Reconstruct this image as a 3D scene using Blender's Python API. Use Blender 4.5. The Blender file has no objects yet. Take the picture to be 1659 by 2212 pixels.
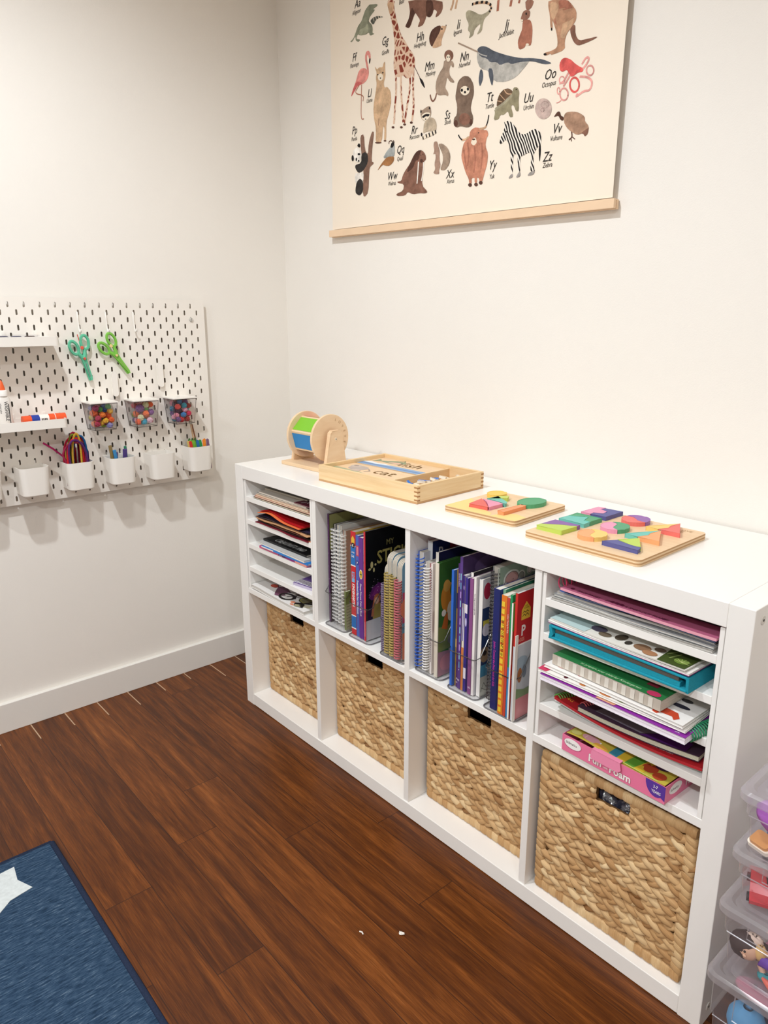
import bpy, math, random
from mathutils import Vector, Matrix, Euler, Quaternion
from mathutils.geometry import tessellate_polygon
R=math.radians; PI=math.pi
rnd=random.Random(7)
EXPO=1.70; LP=(27,25,7,38)
FLOORC=[(.0,"2a1204"),(.36,"4c2408"),(.55,"66350e"),(.75,"844a1b"),(1,"a86c36")]
sc=bpy.context.scene; col=sc.collection
# ---------------- camera
cam=bpy.data.cameras.new('camera'); cam_ob=bpy.data.objects.new('camera',cam); col.objects.link(cam_ob)
cam.sensor_fit='VERTICAL'; cam.sensor_height=24.0; cam.lens=1567.71/2212*24.0; cam.clip_start=.02; cam.clip_end=30
_r=Vector((0.65740,0.75350,-0.00160)).normalized(); _f=Vector((-0.72860,0.63510,-0.25650)).normalized(); _u=_r.cross(_f).normalized(); _r=_f.cross(_u)
cam_ob.matrix_world=Matrix(((_r.x,_u.x,-_f.x,1.84795),(_r.y,_u.y,-_f.y,-1.03551),(_r.z,_u.z,-_f.z,1.16716),(0,0,0,1)))
sc.camera=cam_ob
# ---------------- world, exposure
w=bpy.data.worlds.new('world'); sc.world=w; w.use_nodes=True
w.node_tree.nodes['Background'].inputs[0].default_value=(1,.97,.93,1); w.node_tree.nodes['Background'].inputs[1].default_value=.3
vs=sc.view_settings; vs.view_transform='Standard'; vs.look='None'; vs.gamma=1; vs.use_curve_mapping=False; vs.exposure=EXPO
try:
    sc.cycles.transparent_max_bounces=40; sc.cycles.max_bounces=12; sc.cycles.diffuse_bounces=6
except Exception: pass
# ---------------- ceiling lamps (recessed downlights)
CEIL=2.44
LAMPS=[(.668,-.815,LP[0]),(.87,-2.2,LP[1]),(2.15,-.82,LP[2]),(2.2,-2.3,LP[3])]
for lx,ly,lp in LAMPS:
    l=bpy.data.lights.new('downlight_lamp','SPOT'); l.energy=lp; l.color=(.925,.965,1); l.spot_size=R(162); l.spot_blend=.62; l.shadow_soft_size=.035
    o=bpy.data.objects.new('downlight_lamp',l); col.objects.link(o); o.location=(lx,ly,CEIL-.012)
# ---------------- materials
def lin(h):
    if isinstance(h,str):
        v=[int(h[i:i+2],16)/255 for i in (0,2,4)]
    else: v=list(h)
    return tuple((c/12.92 if c<=.04045 else ((c+.055)/1.055)**2.4) for c in v)+(1,)
_M={}
def mat(h,rough=.5,spec=.4,noise=0,nscale=60,bump=0,bscale=200,metal=0,coat=0,name=None):
    k=(h,rough,spec,noise,nscale,bump,bscale,metal,coat)
    if k in _M: return _M[k]
    m=bpy.data.materials.new(name or 'paint_%s'%h); m.use_nodes=True; nt=m.node_tree; b=nt.nodes['Principled BSDF']
    b.inputs['Base Color'].default_value=lin(h); b.inputs['Roughness'].default_value=rough; b.inputs['Specular IOR Level'].default_value=spec
    b.inputs['Metallic'].default_value=metal; b.inputs['Coat Weight'].default_value=coat
    if noise or bump:
        tc=nt.nodes.new('ShaderNodeTexCoord')
    if noise:
        n=nt.nodes.new('ShaderNodeTexNoise'); n.inputs['Scale'].default_value=nscale; n.inputs['Detail'].default_value=4
        mr=nt.nodes.new('ShaderNodeMapRange'); mr.inputs[1].default_value=.3; mr.inputs[2].default_value=.7; mr.inputs[3].default_value=1-noise; mr.inputs[4].default_value=1+noise
        mx=nt.nodes.new('ShaderNodeVectorMath'); mx.operation='SCALE'; mx.inputs[0].default_value=lin(h)[:3]
        nt.links.new(tc.outputs['Object'],n.inputs['Vector']); nt.links.new(n.outputs['Fac'],mr.inputs[0]); nt.links.new(mr.outputs[0],mx.inputs['Scale']); nt.links.new(mx.outputs[0],b.inputs['Base Color'])
    if bump:
        n=nt.nodes.new('ShaderNodeTexNoise'); n.inputs['Scale'].default_value=bscale; n.inputs['Detail'].default_value=3
        bp=nt.nodes.new('ShaderNodeBump'); bp.inputs['Strength'].default_value=bump; bp.inputs['Distance'].default_value=.002
        nt.links.new(tc.outputs['Object'],n.inputs['Vector']); nt.links.new(n.outputs['Fac'],bp.inputs['Height']); nt.links.new(bp.outputs[0],b.inputs['Normal'])
    _M[k]=m; return m
def clear(name,tint=(1,1,1),alpha=.12,rough=.05,frost=0,frostcol=(.8,.8,.82)):
    # thin clear plastic sheet: see-through with fresnel gloss, real surface on both sides
    m=bpy.data.materials.new(name); m.use_nodes=True; nt=m.node_tree; nt.nodes.remove(nt.nodes['Principled BSDF']); out=nt.nodes['Material Output']
    t=nt.nodes.new('ShaderNodeBsdfTransparent'); t.inputs[0].default_value=(*tint,1)
    g=nt.nodes.new('ShaderNodeBsdfGlossy'); g.inputs['Roughness'].default_value=rough
    lw=nt.nodes.new('ShaderNodeLayerWeight'); f=nt.nodes.new('ShaderNodeMath'); f.operation='POWER'; f.inputs[1].default_value=5; nt.links.new(lw.outputs['Facing'],f.inputs[0])
    mx=nt.nodes.new('ShaderNodeMixShader'); mr=nt.nodes.new('ShaderNodeMapRange'); mr.inputs[3].default_value=alpha*.3; mr.inputs[4].default_value=.7
    nt.links.new(f.outputs[0],mr.inputs[0]); nt.links.new(mr.outputs[0],mx.inputs[0]); nt.links.new(t.outputs[0],mx.inputs[1]); nt.links.new(g.outputs[0],mx.inputs[2])
    last=mx
    if frost:
        d=nt.nodes.new('ShaderNodeBsdfDiffuse'); d.inputs[0].default_value=(*frostcol,1)
        tr=nt.nodes.new('ShaderNodeBsdfTranslucent'); tr.inputs[0].default_value=(*frostcol,1)
        a=nt.nodes.new('ShaderNodeMixShader'); a.inputs[0].default_value=.5; nt.links.new(d.outputs[0],a.inputs[1]); nt.links.new(tr.outputs[0],a.inputs[2])
        m2=nt.nodes.new('ShaderNodeMixShader'); m2.inputs[0].default_value=frost; nt.links.new(mx.outputs[0],m2.inputs[1]); nt.links.new(a.outputs[0],m2.inputs[2]); last=m2
    nt.links.new(last.outputs[0],out.inputs[0]); return m
def nodemat(name,rough=.5,spec=.4):
    m=bpy.data.materials.new(name); m.use_nodes=True; nt=m.node_tree; b=nt.nodes['Principled BSDF']; b.inputs['Roughness'].default_value=rough; b.inputs['Specular IOR Level'].default_value=spec
    def N(t,**k):
        n=nt.nodes.new('ShaderNode'+t)
        for a,v in k.items(): setattr(n,a,v)
        return n
    def L(a,i,bn,j): nt.links.new(a.outputs[i],bn.inputs[j])
    return m,b,N,L
def ramp(n,stops):
    cr=n.color_ramp
    while len(cr.elements)>1: cr.elements.remove(cr.elements[-1])
    cr.elements[0].position=stops[0][0]; cr.elements[0].color=lin(stops[0][1])
    for p,c in stops[1:]:
        e=cr.elements.new(p); e.color=lin(c)
def wood_mat(name,stops,scale=(1,1,1),rough=.45,rings=18,axis=0,bump=0):
    m,b,N,L=nodemat(name,rough)
    tc=N('TexCoord'); mp=N('Mapping'); mp.inputs['Scale'].default_value=scale
    n=N('TexNoise'); n.inputs['Scale'].default_value=rings; n.inputs['Detail'].default_value=5; n.inputs['Distortion'].default_value=.6
    cr=N('ValToRGB'); ramp(cr,stops); L(tc,'Object',mp,0); L(mp,0,n,'Vector'); L(n,'Fac',cr,0); L(cr,0,b,'Base Color')
    return m
# ---------------- mesh builder
class MB:
    def __init__(s,org=(0,0,0)): s.v=[]; s.f=[]; s.m=[]; s.o=Vector(org); s.T=None; s.uv={}; s.tone=[]; s.ct=0.5
    def V(s,p):
        p=Vector(p)
        if s.T is not None: p=s.T@p
        s.v.append(p-s.o); return len(s.v)-1
    def F(s,idx,m=0,uv=None):
        if uv: s.uv[len(s.f)]=uv
        s.f.append(tuple(idx)); s.m.append(m); s.tone.append(s.ct)
    def box(s,x0,x1,y0,y1,z0,z1,m=0,mr=None):
        i=[s.V((x,y,z)) for z in (z0,z1) for y in (y0,y1) for x in (x0,x1)]
        for k,q in enumerate(((0,2,3,1),(4,5,7,6),(0,1,5,4),(2,6,7,3),(0,4,6,2),(1,3,7,5))): s.F([i[a] for a in q],(mr[k] if mr else m))
    # bottom, top, front(-y), back(+y), left(-x), right(+x)
    def rbox(s,x0,x1,y0,y1,z0,z1,r,m=0,n=4,ez=0):
        """box with rounded vertical corners, and ez chamfer at top/bottom edges"""
        pts=[]
        for cx,cy,a0 in ((x1-r,y1-r,0),(x0+r,y1-r,90),(x0+r,y0+r,180),(x1-r,y0+r,270)):
            for k in range(n+1):
                a=R(a0+90*k/n); pts.append((cx,cy,math.cos(a),math.sin(a)))
        lv=[(z0,-ez),(z0+ez,0),(z1-ez,0),(z1,-ez)] if ez else [(z0,0),(z1,0)]
        rows=[[s.V((cx+c*(r+e),cy+sn*(r+e),z)) for cx,cy,c,sn in pts] for z,e in lv]
        s.loft(rows,m,caps=True)
    def loft(s,rows,m=0,caps=False,closed=True,tones=None):
        for k in range(len(rows)-1):
            a,b=rows[k],rows[k+1]; n=len(a)
            if tones: s.ct=tones[k]
            for i in range(n if closed else n-1):
                j=(i+1)%n; s.F((a[i],a[j],b[j],b[i]),m)
        if caps: s.F(rows[0][::-1],m); s.F(rows[-1],m)
    def prism(s,pts,axis,a0,a1,m=0,ms=None):
        """extrude 2D polygon pts along axis 'x','y','z' (pts in remaining axes order)"""
        def P(p,a):
            return {'x':(a,p[0],p[1]),'y':(p[0],a,p[1]),'z':(p[0],p[1],a)}[axis]
        A=[s.V(P(p,a0)) for p in pts]; B=[s.V(P(p,a1)) for p in pts]; n=len(pts)
        tri=tessellate_polygon([[Vector((p[0],p[1],0)) for p in pts]])
        for t in tri: s.F([A[i] for i in t],m); s.F([B[i] for i in t][::-1],m)
        for i in range(n): s.F((A[i],A[(i+1)%n],B[(i+1)%n],B[i]),m if ms is None else ms)
    def flat(s,pts3,m=0):
        """flat polygon from 3d points"""
        i=[s.V(p) for p in pts3]; n=(Vector(pts3[1])-Vector(pts3[0])).cross(Vector(pts3[2])-Vector(pts3[0]))
        for t in tessellate_polygon([[Vector(p) for p in pts3]]): s.F([i[a] for a in t],m)
    def tube(s,path,r,n=6,m=0,closed=False,caps=True,flat=1):
        path=[Vector(p) for p in path]; rows=[]; prev=None; N=len(path)
        for k,p in enumerate(path):
            a=path[(k-1)%N] if (closed or k>0) else p; b=path[(k+1)%N] if (closed or k<N-1) else p
            t=(b-a).normalized()
            if prev is None:
                up=Vector((0,0,1)) if abs(t.z)<.9 else Vector((1,0,0)); u=t.cross(up).normalized()
            else:
                u=(prev-t*prev.dot(t)).normalized()
            prev=u; v=t.cross(u); rr=r[k] if isinstance(r,(list,tuple)) else r
            rows.append([s.V(p+(u*math.cos(2*PI*i/n)+v*math.sin(2*PI*i/n)*flat)*rr) for i in range(n)])
        if closed: rows.append(rows[0])
        s.loft(rows,m,caps=caps and not closed)
    def lathe(s,prof,c,axis='z',n=20,m=0,a0=0):
        rows=[]
        for r,h in prof:
            row=[]
            for i in range(n):
                a=2*PI*i/n+a0; x,y=r*math.cos(a),r*math.sin(a)
                p={'z':(x,y,h),'x':(h,x,y),'y':(x,h,y)}[axis]; row.append(s.V(Vector(c)+Vector(p)))
            rows.append(row)
        s.loft(rows,m,caps=True)
    def ball(s,c,r,m=0,n=10,k=6,bump=0,rg=None,sc3=(1,1,1)):
        rows=[]; c=Vector(c)
        for j in range(1,k):
            a=PI*j/k; row=[]
            for i in range(n):
                b=2*PI*i/n; rr=r*(1+(rg.uniform(-bump,bump) if rg else 0))
                row.append(s.V(c+Vector((math.sin(a)*math.cos(b)*sc3[0],math.sin(a)*math.sin(b)*sc3[1],math.cos(a)*sc3[2]))*rr))
            rows.append(row)
        s.loft(rows,m); t=s.V(c+Vector((0,0,r*sc3[2]))); b=s.V(c-Vector((0,0,r*sc3[2])))
        for i in range(n): s.F((t,rows[0][i],rows[0][(i+1)%n]),m); s.F((b,rows[-1][(i+1)%n],rows[-1][i]),m)
    def slab(s,x0,x1,y0,y1,z0,z1,nx=12,ny=2,fz=None,m=0,mr=None):
        f=fz or (lambda x,y:0); g=[]
        for z in (z0,z1):
            g.append([[s.V((x0+(x1-x0)*i/nx,y0+(y1-y0)*j/ny,z+f(x0+(x1-x0)*i/nx,y0+(y1-y0)*j/ny))) for i in range(nx+1)] for j in range(ny+1)])
        M=mr or [m]*6
        for j in range(ny):
            for i in range(nx):
                s.F((g[0][j][i],g[0][j+1][i],g[0][j+1][i+1],g[0][j][i+1]),M[0]); s.F((g[1][j][i],g[1][j][i+1],g[1][j+1][i+1],g[1][j+1][i]),M[1])
        for i in range(nx):
            s.F((g[0][0][i],g[0][0][i+1],g[1][0][i+1],g[1][0][i]),M[2]); s.F((g[0][ny][i+1],g[0][ny][i],g[1][ny][i],g[1][ny][i+1]),M[3])
        for j in range(ny):
            s.F((g[0][j+1][0],g[0][j][0],g[1][j][0],g[1][j+1][0]),M[4]); s.F((g[0][j][nx],g[0][j+1][nx],g[1][j+1][nx],g[1][j][nx]),M[5])
    def text(s,t,o,xd,yd,size,m=0,shear=0,bold=0,align='LEFT',res=2,fx=1,mp=None):
        o=Vector(o); xd=Vector(xd); yd=Vector(yd); vs_,fs=glyphs(t,shear,bold,align,res)
        ix=[]
        for a,b in vs_:
            ix.append(s.V(mp(a*size*fx,b*size) if mp else o+xd*(a*size*fx)+yd*(b*size)))
        for f in fs: s.F([ix[i] for i in f],m)
    def build(s,name,mats,parent=None,smooth=False,label=None,bevel=0,bseg=2,loc=None,auto=None):
        me=bpy.data.meshes.new(name); me.from_pydata([tuple(v) for v in s.v],[],s.f)
        for mt in (mats if isinstance(mats,(list,tuple)) else [mats]): me.materials.append(mt)
        me.polygons.foreach_set('material_index',s.m)
        if smooth: me.polygons.foreach_set('use_smooth',[True]*len(s.f))
        if s.uv:
            uvl=me.uv_layers.new(name='UVMap')
            for fi,uv in s.uv.items():
                for li,c in zip(me.polygons[fi].loop_indices,uv): uvl.data[li].uv=c
        if any(t!=.5 for t in s.tone):
            at=me.attributes.new('tone','FLOAT','FACE'); at.data.foreach_set('value',s.tone)
        me.update(); o=bpy.data.objects.new(name,me); col.objects.link(o)
        if parent: o.parent=parent
        if label: o['label']=label
        if bevel:
            bv=o.modifiers.new('bevel','BEVEL'); bv.width=bevel; bv.segments=bseg; bv.limit_method='ANGLE'; bv.angle_limit=R(40)
        if loc is not None: o.location=loc
        if auto: 
            me.polygons.foreach_set('use_smooth',[True]*len(s.f)); me.set_sharp_from_angle(angle=R(auto))
        return o
_G={}
def glyphs(t,shear,bold,align,res):
    k=(t,shear,bold,align,res)
    if k in _G: return _G[k]
    c=bpy.data.curves.new('t','FONT'); c.body=t; c.size=1; c.shear=shear; c.offset=bold; c.align_x=align; c.resolution_u=res; c.fill_mode='FRONT'
    o=bpy.data.objects.new('t',c); me=bpy.data.meshes.new_from_object(o)
    r=([(v.co.x,max(-.32,min(.86,v.co.y))) for v in me.vertices],[tuple(p.vertices) for p in me.polygons])
    bpy.data.objects.remove(o); bpy.data.meshes.remove(me); bpy.data.curves.remove(c); _G[k]=r; return r
def thing(name,label,cat,loc=(0,0,0),rot=(0,0,0),group=None):
    o=bpy.data.objects.new(name,None); col.objects.link(o); o.empty_display_size=.02; o.location=loc; o.rotation_euler=rot; o['label']=label; o['category']=cat
    if group: o['group']=group
    return o
def tag(o,label,cat,group=None,loc=None,rot=None):
    o['label']=label; o['category']=cat
    if group: o['group']=group
    if loc is not None: o.location=loc
    if rot is not None: o.rotation_euler=rot
    return o
def struct(o): o['kind']='structure'; return o
def dup(root,loc,rot,label,group=None):
    r=root.copy(); col.objects.link(r); r.location=loc; r.rotation_euler=rot; r['label']=label
    if group: r['group']=group
    for ch in list(root.children):
        c=ch.copy(); col.objects.link(c); c.parent=r
        for g in list(ch.children):
            d=g.copy(); col.objects.link(d); d.parent=c
    return r
# ================= STRUCTURE
XL=-.317; YW=.4113; XR=3.5; YF=-3.4
wall_m=mat('f0ece5',.9,.15,noise=.012,nscale=3,bump=.12,bscale=380,name='wall_paint')
wall_far=mat('e6e0d6',.9,.1,name='far_wall_paint')
trim_m=mat('e9e6e0',.45,.3,name='trim_paint')
b=MB(); b.box(XL-.1,XL,YF,YW+.1,0,CEIL); struct(b.build('wall_left',wall_m))
b=MB(); b.box(XL,XR,YW,YW+.1,0,CEIL); struct(b.build('wall_back',wall_m))
b=MB(); b.box(XR,XR+.1,YF,YW+.1,0,CEIL); struct(b.build('wall_right',wall_far))
b=MB(); b.box(XL-.1,XR+.1,YF-.1,YF,0,CEIL); struct(b.build('wall_front',wall_far))
b=MB(); b.box(XL-.1,XR+.1,YF-.1,YW+.1,CEIL,CEIL+.1); struct(b.build('ceiling',mat('f2efe9',.9,.1,name='ceiling_paint')))
# plank floor
m,bs,N,L=nodemat('plank_floor',.34,.32)
tc=N('TexCoord'); sp=N('SeparateXYZ'); L(tc,'Object',sp,0)
def MA(op,a=None,b2=None,c=None):
    n=N('Math',operation=op)
    for i,v in enumerate((a,b2,c)):
        if v is None: continue
        if isinstance(v,(int,float)): n.inputs[i].default_value=v
        else: L(v[0],v[1],n,i)
    return (n,0)
PWD=.0985
yv=MA('DIVIDE',MA('SUBTRACT',(sp,1),.1275),PWD); row=MA('FLOOR',yv); fy=MA('FRACT',yv)
wn=N('TexWhiteNoise',noise_dimensions='1D'); L(row[0],0,wn,'W')
xo=MA('ADD',MA('DIVIDE',(sp,0),1.15),MA('MULTIPLY',(wn,'Value'),5)); cxn=MA('FLOOR',xo); fx=MA('FRACT',xo)
idn=MA('ADD',MA('MULTIPLY',row,17.3),MA('MULTIPLY',cxn,5.7)); wn2=N('TexWhiteNoise',noise_dimensions='1D'); L(idn[0],0,wn2,'W')
cb=N('CombineXYZ'); L(MA('MULTIPLY',(sp,0),1.5)[0],0,cb,0); L(MA('MULTIPLY',(sp,1),24)[0],0,cb,1); L(MA('MULTIPLY',idn,3.1)[0],0,cb,2)
gn=N('TexNoise'); gn.inputs['Scale'].default_value=2.2; gn.inputs['Detail'].default_value=9; gn.inputs['Roughness'].default_value=.66; gn.inputs['Distortion'].default_value=.35; L(cb,0,gn,'Vector')
cb2=N('CombineXYZ'); L(MA('MULTIPLY',(sp,0),14)[0],0,cb2,0); L(MA('MULTIPLY',(sp,1),420)[0],0,cb2,1); L(idn[0],0,cb2,2)
fn=N('TexNoise'); fn.inputs['Scale'].default_value=1.6; fn.inputs['Detail'].default_value=3; L(cb2,0,fn,'Vector')
mixv=MA('ADD',MA('MULTIPLY',(gn,'Fac'),1.2),MA('ADD',MA('MULTIPLY',(fn,'Fac'),.55),MA('MULTIPLY',(wn2,'Value'),.13)))
v2=MA('SUBTRACT',mixv,.44)
cr=N('ValToRGB'); ramp(cr,FLOORC); L(v2[0],0,cr,0)
# seams
ed=MA('MINIMUM',fy,MA('SUBTRACT',1,fy)); seam=MA('LESS_THAN',ed,.009)
ex=MA('MINIMUM',fx,MA('SUBTRACT',1,fx)); seamx=MA('LESS_THAN',ex,.0009)
sm=MA('MAXIMUM',seam,seamx)
# pale filler showing in the seams next to the left wall only (worn gaps)
wear=N('TexNoise'); wear.inputs['Scale'].default_value=6; L(tc,'Object',wear,'Vector')
gap=MA('MULTIPLY',MA('LESS_THAN',(sp,0),MA('ADD',-.33,MA('MULTIPLY',(wear,'Fac'),.22))),MA('LESS_THAN',ed,.016))
mx=N('Mix',data_type='RGBA'); L(MA('MULTIPLY',sm,.75)[0],0,mx,0); L(cr,0,mx,6); mx.inputs[7].default_value=lin('2a1208')
mx2=N('Mix',data_type='RGBA'); L(MA('MULTIPLY',gap,.85)[0],0,mx2,0); L(mx,2,mx2,6); mx2.inputs[7].default_value=lin('c9ab8c')
L(mx2,2,bs,'Base Color')
rr=N('MapRange'); rr.inputs[3].default_value=.27; rr.inputs[4].default_value=.45; L(fn,'Fac',rr,0); L(rr,0,bs,'Roughness')
bp=N('Bump'); bp.inputs['Strength'].default_value=.25; bp.inputs['Distance'].default_value=.0015; L(MA('SUBTRACT',(fn,'Fac'),MA('MULTIPLY',sm,2))[0],0,bp,'Height'); L(bp,0,bs,'Normal')
b=MB(); b.box(XL-.1,XR+.1,YF-.1,YW+.1,-.1,0); struct(b.build('floor',m))
b=MB(); b.box(XL,XL+.0158,YF,YW,0,.0895); struct(b.build('baseboard_left',trim_m,bevel=.0015))
b=MB(); b.box(XL+.0158,XR,YW-.0053,YW,0,.0895); struct(b.build('baseboard_back',trim_m,bevel=.0015))
# ceiling lamp housings
dl=None
for i,(lx,ly,lp) in enumerate(LAMPS):
    if dl is None:
        dl=thing('recessed_downlight','round white recessed ceiling downlight above the peg board corner','ceiling light',(lx,ly,CEIL),group='recessed ceiling downlights')
        b=MB(); b.tube([(.075*math.cos(2*PI*k/32),.075*math.sin(2*PI*k/32),-.003) for k in range(32)],.008,6,closed=True); b.build('trim_ring',mat('f4f2ee',.4),dl,smooth=True)
    else: dup(dl,(lx,ly,CEIL),(0,0,0),['','round white recessed ceiling downlight far behind the left wall corner','round white recessed ceiling downlight above the right end of the shelf','round white recessed ceiling downlight behind the camera at right'][i])
# ================= SHELF UNIT
H=.7637; W=1.47; D=.4057; OT=.039; IT=.016
shelf_m=mat('f3f1ed',.28,.45,name='white_foil'); sb=.0012
S=thing('cube_shelf_unit','low white eight-cube shelf unit standing on the wood floor by the back wall','shelf',(0,0,0))
b=MB(); b.box(OT,W-OT,0,D,H-OT,H); b.build('top_panel',shelf_m,S,bevel=sb)
b=MB(); b.box(OT,W-OT,0,D,.0015,OT); b.build('bottom_panel',shelf_m,S,bevel=sb)
for x in (0,W-OT):
    b=MB(); b.box(x,x+OT,0,D,0,H); sp_=b.build('side_panel',shelf_m,S,bevel=sb)
    xs=x if x==0 else W; dd=-1 if x==0 else 1
    for zz in (H-.022,.03):
        for yy in (.028,D-.028):
            b=MB(); b.lathe([(.0075,-.001),(.0075,.0006*1),(.0068,.0010)] if dd>0 else [(.0075,-.001),(.0075,.0006),(.0068,.001)],(xs,yy,zz),'x',20); b.lathe([(.002,.0008),(.002,.0016)],(xs,yy,zz),'x',8,1)
            if dd<0: continue
            b.build('screw_cap',[mat('dcd8d0',.4),mat('3a3632',.6)],sp_)
DX=[.383,.735,1.087]; ZM=.3825
for x in DX:
    b=MB(); b.box(x-IT/2,x+IT/2,.003,D,OT,H-OT); b.build('divider',shelf_m,S,bevel=.0008)
CX=[(OT,DX[0]-IT/2),(DX[0]+IT/2,DX[1]-IT/2),(DX[1]+IT/2,DX[2]-IT/2),(DX[2]+IT/2,W-OT)]
for a,c in CX:
    b=MB(); b.box(a,c,.003,D,ZM-IT/2,ZM+IT/2); b.build('shelf_board',shelf_m,S,bevel=.0008)
# ---- slot inserts in the two end cubes
LV=[.461,.5325,.606,.6745]; LT=.0145
def insert(i,label):
    a,c=CX[i]; a+=.0025; c-=.0025; z0=ZM+IT/2; z1=H-OT-.003
    t=thing('shelf_insert',label,'shelf insert',((a+c)/2,.003,z0)); o=((a+c)/2,.003,z0)
    for xx in (a,c-.0075):
        b=MB(o); b.box(xx,xx+.0075,.004,.36,z0,z1); b.build('side_panel',shelf_m,t,bevel=.0008)
    for z in LV:
        b=MB(o); b.box(a+.0075,c-.0075,.004,.36,z-LT,z); b.build('insert_shelf',shelf_m,t,bevel=.0008)
    b=MB(o); b.box(a,c,.36,.365,z0,z1); b.build('back_panel',shelf_m,t)
insert(0,'white five-slot paper organiser insert in the leftmost upper cube')
insert(3,'white five-slot paper organiser insert in the rightmost upper cube')
# ================= WICKER BASKETS
m,bs,N,L=nodemat('water_hyacinth',.62,.25)
at=N('Attribute',attribute_name='tone'); cr=N('ValToRGB'); ramp(cr,[(0,'8a5f36'),(.35,'ba9060'),(.7,'d2ae7e'),(1,'e6cb9e')])
uvn=N('UVMap'); mp=N('Mapping'); mp.inputs['Scale'].default_value=(1.5,26,1)
nn=N('TexNoise'); nn.inputs['Scale'].default_value=1.3; nn.inputs['Detail'].default_value=3; L(uvn,0,mp,0); L(mp,0,nn,'Vector')
ad=N('Math',operation='MULTIPLY_ADD'); ad.inputs[1].default_value=.7; ad.inputs[2].default_value=-.35; L(nn,'Fac',ad,0)
a2=N('Math',operation='ADD'); L(ad,0,a2,0); L(at,'Fac',a2,1); L(a2,0,cr,0); L(cr,0,bs,'Base Color')
bp=N('Bump'); bp.inputs['Strength'].default_value=.5; bp.inputs['Distance'].default_value=.0015; L(nn,'Fac',bp,'Height'); L(bp,0,bs,'Normal')
straw=m
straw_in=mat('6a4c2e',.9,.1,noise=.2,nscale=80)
def leaf(b,c,ang,ln,wd,th,rg,lift=0,ux=Vector((1,0,0)),uz=Vector((0,0,1)),out=Vector((0,-1,0))):
    b.ct=min(1,max(0,rg.gauss(.55,.2))); ca,sa=math.cos(ang),math.sin(ang); nx,ny=7,4; rows=[]; bend=rg.uniform(-.12,.12)
    for i in range(nx+1):
        t=i/nx; s=t-.5; env=max(0,math.sin(PI*min(.985,max(.015,t))))**.55; r=[]
        for j in range(ny+1):
            v=j/ny*2-1; px=s*ln; pz=v*wd/2*env+bend*ln*(s*s*4-1)*.5; py=th*env*math.sqrt(max(0,1-.92*v*v))+lift-abs(s)*.003+(.0012 if j in(1,) else 0)
            r.append(b.V(Vector(c)+ux*(px*ca-pz*sa)+uz*(px*sa+pz*ca)+out*py))
        rows.append(r)
    for i in range(nx):
        for j in range(ny): b.F((rows[i][j],rows[i+1][j],rows[i+1][j+1],rows[i][j+1]),0,[(i/nx+b.ct*9,j/ny+b.ct*5),((i+1)/nx+b.ct*9,j/ny+b.ct*5),((i+1)/nx+b.ct*9,(j+1)/ny+b.ct*5),(i/nx+b.ct*9,(j+1)/ny+b.ct*5)])
def wrapbar(b,p0,p1,wa,wb,step,rg,skew=0):
    """strand-wrapped bar from p0 to p1; wa,wb half-size vectors"""
    p0=Vector(p0);p1=Vector(p1); n=max(3,int((p1-p0).length/step)); d=(p1-p0)/n; tn=(p1-p0).normalized()
    for k in range(n):
        b.ct=min(1,max(0,rg.gauss(.6,.17))); rows=[]
        for t,sc_ in ((0,.86),(.2,1.0),(.8,1.02),(1.0,.88)):
            row=[]
            for i in range(12):
                a=2*PI*i/12; ca,sa=math.cos(a),math.sin(a); q=.6
                ux=math.copysign(abs(ca)**q,ca); uy=math.copysign(abs(sa)**q,sa)
                row.append(b.V(p0+d*(k+t*1.02)+wa*ux*sc_+wb*uy*sc_+tn*skew*ux))
            rows.append(row)
        for q in range(3):
            for i in range(12):
                j=(i+1)%12; u=lambda ii,qq:(ii/6+k*1.3,qq/12+k*.37)
                b.F((rows[q][i],rows[q][j],rows[q+1][j],rows[q+1][i]),0,[u(i,q*3),u(i+1,q*3),u(i+1,q*3+3),u(i,q*3+3)])
        b.F(rows[0][::-1]); b.F(rows[-1])
BW=.316; BH=.316
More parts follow.
